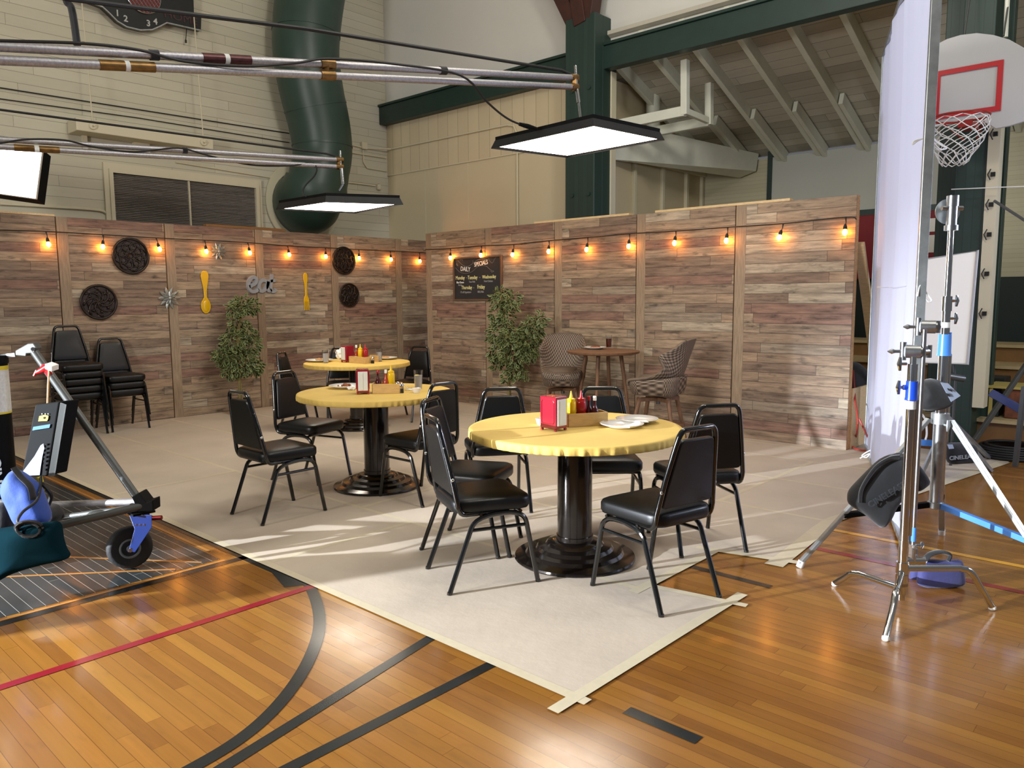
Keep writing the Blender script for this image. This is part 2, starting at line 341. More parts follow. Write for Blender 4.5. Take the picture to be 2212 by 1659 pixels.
def flat_poly(name, pts, mat, z=.0008, lab=None):
    bm = B(); bm.faces.new([bm.verts.new((p[0], p[1], z)) for p in pts]); o = done(name, bm, mat, floor)
    if lab: o['label'] = lab
    return o
flat_poly('painted_key', [(-8.6, -3), (-4.17, -3), (-4.17, 2.05), (-4.32, 2.05), (-8.6, 2.05)], 'black_court_paint', .0008, 'glossy black painted key area of the court')
flat_line('court_line', [(-4.09, -3), (-4.09, 2.26)], .06, 'line_black', .0010)
flat_line('court_line', [(-4.135, -3), (-4.135, 2.06)], .022, 'line_orange', .0014)
flat_line('court_line', [(-8.6, 2.155), (-3.6, 2.155)], .05, 'line_black', .0010)
flat_line('court_line', [(-8.6, 2.075), (-4.35, 2.075)], .02, 'line_orange', .0014)
flat_line('court_line', [(-6.2, .55), (-4.2, 1.95)], .022, 'line_orange', .0013); flat_line('court_line', [(-5.6, .2), (-4.2, 1.8)], .022, 'line_orange', .0013)
for g in [(-8.2, -7.9), (-7.3, -7.05), (-6.4, -6.15), (-5.5, -5.25), (-4.75, -4.5)]: flat_line('court_line', [(g[0], 2.215), (g[1], 2.215)], .03, 'line_black', .0012)
arcp = [(-4.06, 2.30), (-3.9, 2.29), (-3.62, 2.235), (-3.265, 2.09), (-2.962, 1.916), (-2.714, 1.705), (-2.516, 1.474), (-2.388, 1.25), (-2.333, 1.018), (-2.32, .7), (-2.32, -.4)]
flat_line('court_line', smoothline([(x, y, 0) for x, y in arcp], 8), .056, 'line_black', .0016, 'curved black court line')
flat_poly('court_line', [(-3.55, 2.21), (-3.42, 2.19), (-3.5, 2.06), (-4.02, 2.21), (-4.02, 2.25)], 'line_black', .0011)
flat_line('court_line', [(-2.10, -2.5), (-2.10, 2.40)], .052, 'line_black', .0013)
flat_line('court_line', [(-2.51, 2.35), (-2.26, 1.083), (-2.02, -.1)], .052, 'line_black', .0014)
flat_line('court_line', [(-3.40, -2.5), (-3.40, 2.25)], .05, 'line_red', .0018, 'red court line')
flat_line('court_line', [(-1.9, 4.51), (2.5, 4.51)], .05, 'line_red', .0013, 'red court line')
flat_line('court_line', [(-2.10, 3.74), (-1.6, 3.74)], .05, 'line_black', .0013)
flat_line('court_line', [(-1.75, 4.95), (2.5, 4.95)], .05, 'line_yellow', .0013, 'yellow court line')
for a, b in [(-2.057, -1.783), (-1.485, -1.193), (-3.248, -2.982), (-2.663, -2.531), (-2.448, -2.371)]:
    flat_line('court_dash', [(a, 2.24), (b, 2.24)], .056, 'line_black', .0015)

bm = B(); bx2(bm, (XS - .15, -6, 0), (XS, YG, 8.2)); wall_l = struct('wall_left', bm, 'beige_siding')
bm = B(); bx2(bm, (XS, YG, 3.69), (-6.35, YG + .12, 4.70)); bx2(bm, (XS, YG, 0), (-6.35, YG + .12, 3.69)); struct('wall_back', bm, 'wall_panel')
bm = B(); bx2(bm, (XS, YG - .012, 3.70), (-6.85, YG - .001, 4.56)); struct('trim_1', bm, 'beadboard')
bm = B(); bx2(bm, (XS, YG - .02, 4.70), (2.5, YG + .12, 8.2)); struct('wall_upper', bm, 'wall_white')
bm = B()
for x in (-10.2, -9.15, -8.06): bx2(bm, (x, YG - .004, 0), (x + .012, YG, 3.69))
bx2(bm, (XS, YG - .02, 3.685), (-6.85, YG - .001, 3.70)); struct('trim_2', bm, 'green_paint' if 0 else 'trim_cream')
# green tie beam and post
bm = B(); bx2(bm, (XS, 8.83, 4.56), (2.5, YG - .02, 4.86)); bx2(bm, (XS, 8.80, 4.86), (2.5, YG - .02, 4.90)); struct('trim_3', bm, 'green_paint', bev=.008)
bm = B(); bx2(bm, (-6.83, 8.62, 0), (-6.33, 8.8, 5.25)); bx2(bm, (-6.83, 8.80, 0), (-6.33, YG + .12, 5.25)); struct('trim_4', bm, 'green_grooved', bev=.01)
bm = B()
for z in (1.0, 2.0, 2.9, 3.55, 4.3):
    for x in (-6.42, -6.7):
        tube(bm, [(x, 8.62, z), (x, 8.60, z)], .03, 10)
post_bolts = struct('trim_5', bm, 'green_paint')
bm = B(); beam(bm, (-6.62, 8.72, 5.0), (-7.35, 8.72, 6.3), .2, .16, (0, 1, 0)); beam(bm, (-6.52, 8.72, 5.2), (-6.05, 8.72, 7.8), .22, .2, (0, 1, 0)); beam(bm, (-6.58, 8.7, 5.15), (-6.85, 8.7, 6.6), .2, .2, (0, 1, 0)); struct('trim_6', bm, 'brown_stain', bev=.01)
# annex behind the end wall
zt = 3.69
bm = B(); bx2(bm, (-6.9, YB, 1.73), (-5.45, YB + .1, zt)); struct('wall_annex_back', bm, 'beige_siding_end')
bm = B(); bx2(bm, (-5.37, YB - .02, 2.75), (-2.88, YB + .1, zt)); struct('wall_annex_panel', bm, 'wall_grey_white')
bm = B(); bx2(bm, (-5.45, YB - .03, 1.7), (-5.37, YB + .1, zt + .1)); bx2(bm, (-5.37, YB - .04, 2.66), (-2.2, YB + .05, 2.76)); struct('trim_7', bm, 'green_paint')
bm = B(); bx2(bm, (-6.9, YB - .01, 0), (6, YB + .1, 1.735)); struct('wall_wainscot', bm, 'wainscot_green')
bm = B(); bx2(bm, (-5.37, YB, 1.735), (-2.2, YB + .1, 2.70)); struct('wall_annex_dark', bm, 'dark_recess')
bm = B(); bx2(bm, (-2.2, YB, 1.735), (6, YB + .1, 4.2)); struct('wall_annex_right', bm, 'beige_siding_end')
# annex side wall with framed panels
bm = B(); bx2(bm, (-6.75, YG + .12, 0), (-6.62, YB, 4.6)); struct('wall_annex_side', bm, 'wall_panel')
bm = B()
for y in (9.14, 9.95, 10.75, 11.5, 12.02): bx2(bm, (-6.62, y, 0), (-6.56, y + .07, 3.62))
beam(bm, (-6.56, 9.14, 3.62), (-6.56, 12.1, 3.62), .06, .22); bx2(bm, (-6.40, 8.98, 0), (-6.31, 9.1, 4.56)); bx2(bm, (-6.62, 9.1, 2.55), (-6.575, 12.1, 2.6))
struct('trim_8', bm, 'trim_cream', bev=.006)
# sloping annex roof with rafters
def zr(y): return 4.98 - (y - 9.0) * .387
bm = B(); slab(bm, [(-6.9, 8.9, zr(8.9)), (6, 8.9, zr(8.9)), (6, YB + .1, zr(YB + .1)), (-6.9, YB + .1, zr(YB + .1))], .05, (0, 0, 1)); struct('ceiling', bm, 'roof_boards')
bm = B()
for i, x in enumerate([-6.45, -5.85, -5.25, -4.63, -4.0, -3.38, -2.76, -2.14, -1.5, -.9, -.3, .3]):
    beam(bm, (x, 8.95, zr(8.95) - .08), (x, YB, zr(YB) - .08), .075, .17)
    if i > 0: beam(bm, (x + .085, 10.9, zr(10.9) - .11), (x + .085, YB, zr(YB) - .11), .06, .16)
struct('trim_9', bm, 'trim_white', bev=.005)
# main roof over the hall (closes the room above the frame)
bm = B(); bx2(bm, (XS - .15, -6, 8.2), (7, YG + .12, 8.35)); struct('ceiling_hall', bm, 'wall_white')
# annex hanging frame, pipe and slanting ducts
bm = B()
A1, A2, A3, A4 = PY(1480, 130, 9.25), PY(1480, 240, 9.25), PY(1532, 180, 9.85), PY(1532, 262, 9.85)
beam(bm, A1, A2 - Vector((0, 0, .05)), .09, .09, (0, 1, 0)); beam(bm, A3, A4 - Vector((0, 0, .05)), .09, .09, (0, 1, 0))
beam(bm, A2, (-6.6, 9.25, A2.z - .02), .08, .13); beam(bm, A4, (-6.6, 9.85, A4.z - .02), .08, .13); beam(bm, A2, A4, .06, .08)
fr = done('hanging_timbers', bm, 'trim_white', bev=.006); tag(fr, 'white timber frame hanging from the sloping ceiling behind the nearer light panel', 'frame')
bm = B(); p = PY(1411, 165, 10.3); q = PY(1411, 300, 10.3); tube(bm, [p, q], .105, 20); done_ = done('vent_pipe', bm, 'trim_white', smooth=True); tag(done_, 'thick white upright pipe under the sloping ceiling beside the white frame', 'pipe')
bm = B(); slab(bm, [(-6.55, 9.3, 3.72), (-5.62, YB - .06, 3.50), (-5.9, YB - .06, 3.42), (-6.55, 9.3, 3.45)], .28, (.1, .1, 1)); o = done('air_duct', bm, 'trim_white', bev=.01); tag(o, 'long white box duct running back beneath the sloping ceiling of the annex', 'duct')
# right-hand side: second post, cream strip colouring in its lit side edge
bm = B(); bx2(bm, (-1.97, 8.6, 0), (-1.70, 9.0, 5.2)); bx2(bm, (-2.22, 9.0, 0), (-1.62, 9.12, 4.6)); struct('trim_10', bm, 'green_grooved', bev=.008)
bm = B(); bx2(bm, (-1.70, 8.58, .4), (-1.60, 8.75, 3.22)); stp = struct('painted_lit_edge', bm, 'trim_cream')
bm = B()
for z in (3.0, 2.63, 2.35, 2.07, 1.7, 1.32):
    bx(bm, (-1.64, 8.565, z), (.035, .03, .04)); tube(bm, [(-1.66, 8.56, z - .05), (-1.68, 8.545, z), (-1.66, 8.56, z + .05)], .006, 6)
o = struct('trim_12', bm, 'cord_black')
# bleachers
bl = thing('bleacher', 'brown wooden bleacher steps with pale treads in front of dark green wainscot', 'bleacher', (0, 8.85, 0))
ys = [8.85, 9.42, 10.0, 10.6, 11.2]; zs = [.262, .485, .712, .915]
for i in range(4):
    bm = B(); bx2(bm, (-5.6, ys[i] - 8.85 + .02, 0 if i == 0 else zs[i - 1] - .05), (5, ys[i] - 8.85 + .05, zs[i] - .035)); done('riser', bm, 'bleacher_brown', bl)
    bm = B(); bx2(bm, (-5.6, ys[i] - 8.85 - .02, zs[i] - .035), (5, ys[i + 1] - 8.85 + .05, zs[i])); done('tread', bm, 'bleacher_tread', bl)
# banner with notices
p0, p1 = PY(1850, 458, 12.0), PY(2040, 470, 12.0)
b_ = thing('wall_banner', 'dark red wall pad with pinned notices behind the cloth frame', 'banner', (p0.x, 12.05, 1.74))
bm = B(); bx2(bm, (-.3, -.06, 0), (p1.x - p0.x, 0, .93)); done('pad', bm, 'banner_red', b_, bev=.01)
for (x0, y0, x1, y1) in [(2005, 472, 2019, 500), (2004, 508, 2019, 545)]:
    a, c = PY(x0, y0, 11.98), PY(x1, y1, 11.98); bm = B(); bx2(bm, (a.x - p0.x, -.066, c.z - 1.74), (c.x - p0.x, -.061, a.z - 1.74)); bx2(bm, (a.x - p0.x + .04, -.068, a.z - 1.74 - .12), (a.x - p0.x + .09, -.066, a.z - 1.74 - .05)); done('notice', bm, 'cream_white', b_)
# siding-wall fittings
def wx(x, y, X): return PX(x, y, X)
v = thing('louvre_vent', 'wide dark slatted vent with pale frame above the left flats', 'vent', (XS, 5.29, 2.6))
bm = B(); bx2(bm, (0, -1.16, -.1), (.05, -1.05, .72)); bx2(bm, (0, 1.05, -.1), (.05, 1.16, .72)); bx2(bm, (0, -1.16, .63), (.05, 1.16, .74)); bx2(bm, (.05, -1.1, -.1), (.08, -1.05, .66)); bx2(bm, (.05, 1.05, -.1), (.08, 1.1, .66)); bx2(bm, (.05, -1.1, .61), (.08, 1.1, .66)); done('vent_frame', bm, 'trim_cream', v)
bm = B(); bx2(bm, (0, -1.05, -.1), (.02, 1.05, .62))
for i in range(30): bx(bm, (.03, 0, -.08 + i * .0235), (.03, 2.1, .006), Euler((0, .5, 0)).to_matrix())
done('louvre', bm, 'dark_wood_slats', v)
bm = B(); bx2(bm, (.02, -.012, -.1), (.06, .012, .62)); done('vent_mullion', bm, 'trim_cream', v)
o = thing('wall_box_beam', 'long cream timber box with round bolts high on the siding wall', 'beam', (XS, 4.64, 3.73))
bm = B(); bx2(bm, (.02, -.91, -.08), (.34, .91, .08)); done('box', bm, 'trim_cream', o, bev=.01)
for y in (-.72, .75):
    bm = B(); tube(bm, [(.34, y, 0), (.365, y, 0)], .045, 16); tube(bm, [(.36, y, 0), (.4, y, 0)], .012, 8); done('bolt', bm, 'trim_cream', o)
    bm = B(); tube(bm, [(.36, y, .05), (.3, y - .02, 1.75)], .008, 6); done('hanger_rod', bm, 'trim_cream', o)
bm = B(); bx2(bm, (.0, -.75, -.3), (.06, -.69, -.08)); bx2(bm, (.0, -.1, -.2), (.1, .1, -.08)); done('bracket', bm, 'trim_cream', o)
# cables and conduits on siding and end wall
def run(name, pts, r, mat, label, cat='cable', sm=0):
    pts = smoothline(pts, sm) if sm else pts
    bm = B(); tube(bm, pts, r, 6); o = done(name, bm, mat, smooth=True); return tag(o, label, cat)
X1 = XS + .02
run('wall_cable', [wx(-60, 180, X1), wx(624, 288, X1)], .008, 'cord_black', 'thin dark cable stretched high across the siding wall, topmost one')
run('wall_cable', [wx(-60, 205, X1), wx(300, 255, X1), wx(624, 308, X1)], .007, 'cord_black', 'second thin dark cable below the topmost on the siding wall')
run('conduit', [wx(750, 311, X1), wx(790, 320, X1), PY(845, 322, YG - .03), PY(1096, 270, YG - .03), PY(1110, 272, YG - .03), PY(1117, 290, YG - .03), PY(1118, 490, YG - .03)], .014, 'trim_cream', 'cream conduit crossing the corner and turning down the end wall', 'conduit')
run('conduit', [wx(750, 328, X1), wx(834, 341, X1)], .016, 'trim_cream', 'short pale conduit ending at the hall corner', 'conduit')
run('conduit', [wx(745, 393, X1), wx(810, 401, X1)], .016, 'trim_cream', 'lower short conduit right of the green duct', 'conduit')
bm = B(); a = wx(818, 405, X1); lathe(bm, [(0, -.05), (.04, -.04), (.05, 0), (.04, .05), (0, .07)], 12, a); o = done('light_bracket', bm, 'trim_cream', smooth=True); tag(o, 'small cream fitting at the end of the lower conduit', 'fitting')
bm = B(); a = wx(786, 315, X1); bx(bm, a, (.06, .12, .12)); o = done('junction_box', bm, 'trim_cream', bev=.01); tag(o, 'small square junction box on siding near the corner', 'box')
run('conduit', [wx(784, 324, X1), wx(785, 350, X1), wx(793, 363, X1), wx(836, 370, X1)], .012, 'trim_cream', 'thin conduit dropping from the square junction box', 'conduit')
run('conduit', smoothline([wx(0, 440, X1), wx(100, 446, X1), wx(205, 453, X1), wx(230, 461, X1), wx(238, 480, X1)], 5), .02, 'trim_cream', 'cream pipe curving down beside the slatted vent', 'conduit')
run('conduit', [wx(380, 350, X1), wx(612, 388, X1)], .012, 'trim_cream', 'thin pipe above the right half of the slatted vent', 'conduit')
# green duct
d = thing('air_duct', 'large dark green round duct dropping down the siding wall', 'duct', (-10.6, 7.0, 3.0))
def dl(p): return Vector(p) - Vector((-10.6, 7.0, 3.0))
bm = B(); path = smoothline([PX(700, -160, -10.6), PX(672, -20, -10.6), PX(661, 100, -10.6), PX(672, 190, -10.6), PX(690, 270, -10.6), PX(697, 330, -10.6), PX(690, 375, -10.6)], 4)
tube(bm, [dl(p) for p in path], [.60 if i < 2 else .53 - .0035 * i for i in range(len(path))], 36); done('pipe', bm, 'duct_green', d, smooth=True)
bm = B()
for i in (7, 14, 19): p = dl(path[i]); t = (path[i + 1] - path[i]).normalized(); tube(bm, [p - t * .012, p + t * .012], .53 - .0035 * i + .008, 36)
done('seam', bm, 'duct_green', d, smooth=True)
bm = B(); tube(bm, [dl(p) for p in smoothline([PX(690, 372, -10.6), PX(685, 400, -10.62), PX(668, 432, -10.8), PX(655, 440, -11.1)], 4)], [.46] * 4 + [.5] * 4 + [.52] * 5, 36); done('elbow', bm, 'duct_green', d, smooth=True)
bm = B(); a = dl(PX(655, 440, -11.17)); tube(bm, [a, a + Vector((.02, 0, 0))], .68, 40); done('collar', bm, 'trim_cream', d, smooth=True)
# scoreboard
sb = thing('scoreboard', 'black scoreboard with round red centre and HOME lettering', 'scoreboard', (XS + .05, 4.67, 5.3))
def sy(x, y): p = PX(x, y, XS + .1); return (p.y - 4.67, p.z - 5.3)
out = [sy(150, -8), sy(218, 17), sy(232, 30), sy(250, 48), sy(270, 60), sy(300, 67), sy(325, 66), sy(343, 58), sy(356, 51), sy(431, 68), sy(432, 40), sy(425, 32), sy(416, 30), sy(414, -30), sy(150, -90)]
MS = Matrix(((0, 0, 1, 0), (1, 0, 0, 0), (0, 1, 0, 0), (0, 0, 0, 1)))
bm = B(); prism(bm, out, .1, MS); done('case', bm, 'score_black', sb, bev=.008)
bm = B(); tube(bm, [(.105, *p) for p in out[:10]], .012, 6); done('edge_trim', bm, 'steel', sb)
ctr = sy(305, -8)
bm = B(); tube(bm, [(.1, ctr[0], ctr[1]), (.115, ctr[0], ctr[1])], .235, 40); done('dial', bm, 'score_red', sb)
bm = B()
for k in range(-5, 6):
    for s_ in (1, -1):
        hh = math.sqrt(max(0, .235 ** 2 - (k * .045) ** 2)); c_, t_ = math.cos(s_ * .9), math.sin(s_ * .9)
        if hh > .02: tube(bm, [(.118, ctr[0] + (-hh) * c_ - k * .045 * t_, ctr[1] + (-hh) * t_ + k * .045 * c_), (.118, ctr[0] + hh * c_ - k * .045 * t_, ctr[1] + hh * t_ + k * .045 * c_)], .0025, 4)
tube(bm, [(.118, ctr[0] + .235 * math.cos(a), ctr[1] + .235 * math.sin(a)) for a in [i * PI / 20 for i in range(40)]], .006, 5, closed=True); done('dial_grille', bm, 'steel', sb)
RWL = (PI / 2, 0, PI / 2)
for ch, x, y in (('1', 250, 31), ('2', 268, 43), ('3', 317, 53), ('4', 332, 49)):
    a = sy(x, y); text('digit', ch, .11, 'score_digit', sb, (.106, a[0], a[1]), RWL, bold=.003)
a = sy(387, 41); text('lettering', 'HOME', .15, 'score_dim', sb, (.106, a[0], a[1]), RWL, sx=1.15)
a = sy(190, 2); text('lettering', 'VISITOR', .13, 'score_dim', sb, (.106, a[0] - .16, a[1]), RWL)
a = sy(403, 62); bm = B(); tube(bm, [(.05, a[0], a[1]), (.03, a[0] - .01, a[1] - .15)], .006, 6); tube(bm, [(.03, a[0] - .01, a[1] - .15), (.03, a[0] - .01, a[1] - .19)], .014, 8); done('pull_cord', bm, 'cord_black', sb)

# ================================================================ paper floor covering
pp = [(-9.70, 2.2), (-1.685, 2.2), (-1.676, 3.40), (-2.08, 3.34), (-2.09, 4.06), (-1.73, 4.17), (-1.80, 5.15), (-1.66, 6.1), (-1.45, 7.0), (-1.25, 8.2), (-9.70, 8.2)]
pap = thing('floor_paper', 'tan rosin paper taped over the court beneath the tables', 'floor covering', (0, 0, .002))
bm = B(); vs = [bm.verts.new((x, y, 0)) for x, y in pp]; f = bm.faces.new(vs); r = bmesh.ops.extrude_face_region(bm, geom=[f]); bmesh.ops.translate(bm, verts=[v for v in r['geom'] if isinstance(v, bmesh.types.BMVert)], vec=(0, 0, .0025)); done('sheet', bm, 'paper', pap)
def strip(a, b, wd=.05, z=.003, rag=0):
    bm = B(); a, b = Vector((*a, 0)), Vector((*b, 0)); t = (b - a).normalized(); n = Vector((-t.y, t.x, 0)) * wd / 2
    k = max(2, int((b - a).length / .25)); vs = []
    for i in range(k + 1):
        p = a.lerp(b, i / k); w1 = 1 + random.uniform(-.1, .1); vs.append((bm.verts.new((p.x + n.x * w1, p.y + n.y * w1, z)), bm.verts.new((p.x - n.x, p.y - n.y, z))))
    for i in range(k): bm.faces.new((vs[i][0], vs[i][1], vs[i + 1][1], vs[i + 1][0]))
    done('tape_strip', bm, 'masking_tape', pap)
strip((-9.7, 2.2), (-1.62, 2.185), .05); strip((-1.68, 2.05), (-1.665, 3.55), .055, .0034); strip((-1.58, 3.42), (-2.1, 3.33), .045, .0038); strip((-2.09, 3.2), (-2.09, 4.08), .06, .0036)
strip((-2.2, 4.05), (-1.62, 4.19), .055, .0038); strip((-1.72, 4.05), (-1.80, 5.15), .1, .0034); strip((-1.80, 5.15), (-1.3, 8.0), .09, .0036)
for y, x0, x1 in ((3.25, -9.6, -2.1), (4.17, -9.6, -2.2), (5.10, -9.6, -1.82), (6.05, -9.6, -1.7), (6.88, -9.6, -1.5), (7.45, -9.5, -1.4)): strip((x0, y), (x1, y + .01), .035, .0030)
for a, b in (((-3.9, 2.22), (-3.9, 3.25)), ((-4.45, 3.25), (-4.5, 4.17)), ((-3.15, 4.17), (-3.1, 6.05)), ((-6.2, 2.22), (-6.25, 3.25)), ((-8.9, 4.6), (-8.9, 4.95)), ((-2.6, 5.1), (-2.6, 6.88)), ((-5.4, 5.1), (-5.4, 6.05))): strip(a, b, .04, .0032)

# ================================================================ scenic flats
def flat(name, label, loc, rz, wd=1.2192, stile='l', end=False, ht=2.44):
    t = thing(name, label, 'wall panel', loc, rz, 'wood-plank scenic flats')
    s0 = .115 if stile == 'l' else 0; s1 = .115 if stile == 'r' else 0
    bm = B(); bx2(bm, (s0, 0, 0), (wd - .011 - s1, .012, ht)); done('facing', bm, 'reclaimed_wood', t)
    if stile: bm = B(); a = 0 if stile == 'l' else wd - .006 - .115; bx2(bm, (a, -.003, 0), (a + .115, .012, ht)); done('stile', bm, 'stile_wood', t, bev=.002)
    bm = B(); bx2(bm, (0, .012, 0), (.038, .09, ht)); bx2(bm, (wd - .05, .012, 0), (wd - .011, .09, ht)); bx2(bm, (0, .012, 0), (wd - .011, .09, .04)); bx2(bm, (0, .012, ht - .038), (wd - .011, .09, ht)); bx2(bm, (0, .012, 1.2), (wd - .011, .09, 1.24)); done('frame', bm, 'pine', t)
    return t
ln = ['flat at far left of frame behind the crank stand', 'wood-plank flat carrying the two left round medallions', 'wood-plank flat with the yellow spoon beside the left tree', 'wood-plank flat with the yellow fork', 'wood-plank flat with the two right round medallions', 'shadowed wood-plank flat in the corner where the runs meet']
for i, l in enumerate(ln):
    flat('scenic_flat', l, (XL, 4.28 + (i - 2) * 1.2192, 0), PI / 2, 1.2192 if i < 5 else 1.02)
rn = ['narrowest-looking wood-plank flat holding the chalkboard, at the left end of the right run', 'wood-plank flat behind the right potted tree', 'wood-plank flat behind the left rattan chair and bar table', 'wood-plank flat behind the right rattan chair', 'widest-looking wood-plank flat at the right end of the right run']
for i, l in enumerate(rn):
    flat('scenic_flat', l, (-8.64 + i * 1.2192, YR, 0), 0, stile='l')
t = thing('flat_brace', 'pine brace standing behind the right end flat', 'brace', (-2.56, YR + .09, 0))
bm = B(); beam(bm, (0, .04, 2.0), (.0, 1.1, .03), .04, .09, (1, 0, 0)); bx2(bm, (-.02, .0, 0), (.02, 1.15, .04)); bx2(bm, (-.0, .0, 0), (.018, .45, .6)); done('jack', bm, 'pine_pale', t)
for x, y, X_ in ((-6.55, 0, 1.45), (-4.75, 0, 1.55)):
    bm = B(); bx2(bm, (0, 0, 0), (X_, .09, .025)); o = done('loose_board', bm, 'pine_pale', loc=(x, YR + .005, 2.441)); tag(o, 'pale pine board lying on top of the right run, ' + ('the left one' if x < -6 else 'the right one'), 'board')
bm = B(); bx2(bm, (0, 0, 0), (.09, 1.15, .035)); o = done('loose_board', bm, 'bleacher_brown', loc=(XL - .09, 4.82, 2.441)); tag(o, 'long reddish wooden batten lying on top of the left run above the word eat', 'board')
bm = B(); bx2(bm, (0, -2.0, 0), (.1, 0, .02)); o = done('loose_board', bm, 'pine_pale', loc=(XL - .1, 3.05, 2.441)); tag(o, 'pale board edge glowing in lamp light on top of the leftmost flat', 'board')

# ================================================================ stacking banquet chairs
def outline(wf, wr, y0, y1, rc, n=6):
    """rounded trapezoid, front wider (y1), rear (y0)"""
    c = [(wf / 2, y1), (-wf / 2, y1), (-wr / 2, y0), (wr / 2, y0)]; out = []
    for i in range(4):
        p = Vector(c[i]); a = (Vector(c[i - 1]) - p).normalized(); b = (Vector(c[(i + 1) % 4]) - p).normalized()
        for k in range(n + 1):
            t = k / n; out.append(tuple((p + a * rc) * (1 - t) ** 2 + p * 2 * t * (1 - t) + (p + b * rc) * t * t))
    return out
def pad(bm, ol, levels):
    """levels: (inset, z)"""
    cx = sum(p[0] for p in ol) / len(ol); cy = sum(p[1] for p in ol) / len(ol); rings = []
    for ins, z in levels:
        rr = []
        for x, y in ol:
            d = math.hypot(x - cx, y - cy); k = max(.0, (d - ins) / d); rr.append(bm.verts.new((cx + (x - cx) * k, cy + (y - cy) * k, z)))
        rings.append(rr)
    n = len(ol)
    for A, C in zip(rings, rings[1:]):
        for i in range(n): bm.faces.new((A[i], A[(i + 1) % n], C[(i + 1) % n], C[i]))
    bm.faces.new(rings[0][::-1]); bm.faces.new(rings[-1])
def chair_proto():
    t = thing('banquet_chair', 'x', 'chair', (0, 0, 0), 0, 'black vinyl banquet chairs around the yellow tables')
    bm = B(); pad(bm, outline(.435, .39, -.21, .212, .075), [(.03, .402), (.008, .408), (0, .422), (0, .458), (.008, .471), (.03, .480), (.08, .487), (.14, .490)]); done('seat', bm, 'black_vinyl', t, smooth='all')
    # backrest, tilted trapezoid pad
    ol = outline(.228, .352, .335, 0, .028, 3)   # here "y" runs down from the top edge
    L0, L1 = Vector((0, -.194, .505)), Vector((0, -.2535, .832)); up = (L1 - L0).normalized(); nrm = Vector((1, 0, 0)).cross(up)
    def bp_(p, z): return Vector((p[0], 0, 0)) + L1 - up * p[1] + nrm * z
    bm = B(); lv = [(.006, .018), (0, .013), (0, -.004), (.006, -.016), (.03, -.020), (.07, -.021)]; rings = []
    for ins, z in lv:
        rr = []
        for x, y in ol:
            d = math.hypot(x, y - .167); k = (d - ins) / d; rr.append(bm.verts.new(bp_((x * k, .167 + (y - .167) * k), z)))
        rings.append(rr)
    n = len(ol)
    for A, C in zip(rings, rings[1:]):
        for i in range(n): bm.faces.new((A[i], A[(i + 1) % n], C[(i + 1) % n], C[i]))
    bm.faces.new(rings[0]); bm.faces.new(rings[-1]); done('backrest', bm, 'black_vinyl', t, smooth=True)
    # back frame: one bent tube
    pts = []
    def side(s):
        q = [Vector((s * .175, .09, .398)), Vector((s * .185, -.13, .400))]
        q += arc((s * .190, -.145, .401), (s * .195, -.195, .475), (s * .194, -.188, .402), 5)
        q += [Vector((s * .168, -.222, .64)), Vector((s * .137, -.253, .80))]
        q += arc((s * .131, -.258, .825), (s * .085, -.266, .880), (s * .122, -.266, .878), 6)
        return q
    pts = side(-1) + side(1)[::-1]
    bm = B(); tube(bm, pts, .0138, 10); done('back_frame', bm, 'black_enamel', t, smooth=True)
    for s in (-1, 1):
        bm = B(); q = arc((s * .196, .06, .392), (s * .199, .182, .33), (s * .197, .168, .392), 6) + [Vector((s * .205, .245, .0))]; tube(bm, q, .0132, 9)
        tube(bm, [(s * .205, .2432, .012), (s * .205, .2452, .0)], .0140, 9); done('leg', bm, 'black_enamel', t, smooth=True)
        bm = B(); q = arc((s * .196, .06, .392), (s * .198, -.122, .33), (s * .197, -.098, .392), 6) + [Vector((s * .205, -.245, .0))]; tube(bm, q, .0132, 9)
        tube(bm, [(s * .205, -.2437, .012), (s * .205, -.2452, .0)], .0140, 9); done('leg', bm, 'black_enamel', t, smooth=True)
        bm = B(); tube(bm, [(s * .199, .186, .318), (s * .199, -.128, .318)], .0095, 8); done('stretcher', bm, 'black_enamel', t, smooth=True)
    for yy in (.15, -.07): bm = B(); tube(bm, [(-.2, yy, .393), (.2, yy, .393)], .009, 8); done('seat_rail', bm, 'black_enamel', t, smooth=True)
    bm = B()
    for s in (-1, 1):
        for z, y, x in ((.585, -.214, .184), (.745, -.243, .151)): bmesh.ops.create_uvsphere(bm, u_segments=8, v_segments=6, radius=.011, matrix=Matrix.Translation((s * x, y, z)))
    done('rivet', bm, 'chrome', t, smooth='all')
    return t
ch0 = chair_proto()
places = [
 (-2.843, 2.865, 64.0, 'nearest black chair at the left of the front table, drawn up beside its twin'),
 (-3.261, 3.209, 23.0, 'black chair just behind the nearest left chair of the front table'),
 (-2.017, 3.286, 167.4, 'black chair at the right front of the front table, one leg on bare boards'),
 (-2.253, 4.132, 144.8, 'black chair at the far right of the front table, standing alone beside the flats'),
 (-2.86, 4.04, 312.0, 'black chair behind the front table facing the camera, half hidden by it'),
 (-3.751, 3.945, 142.3, 'black chair between the front and middle tables, facing away from the camera'),
 (-4.781, 2.797, 90.0, 'leftmost black chair at the middle table, standing apart on the paper'),
 (-5.529, 3.554, 16.3, 'black chair pushed in at the left rim of the middle table'),
 (-4.354, 3.754, 180.0, 'black chair at the right of the middle table with warm brown light on its seat'),
 (-7.679, 4.886, 36.4, 'small-looking black chair at the left of the rear table'),
 (-7.858, 5.551, 326.0, 'black chair behind the rear table, hidden by the napkin dispenser'),
 (-7.345, 6.152, 285.0, 'black chair at the right of the rear table, inner back pad lit grey')]
for i, (x, y, a, lab) in enumerate(places):
    rz = math.radians(a - 90)
    if i == 0: ch0.location = (x, y, .005); ch0.rotation_euler = (0, 0, rz); ch0['label'] = lab; c_ = ch0
    else: dup(ch0, (x, y, .005), rz, lab)
names5 = ['bottom', 'second from the bottom', 'middle', 'second from the top', 'top']
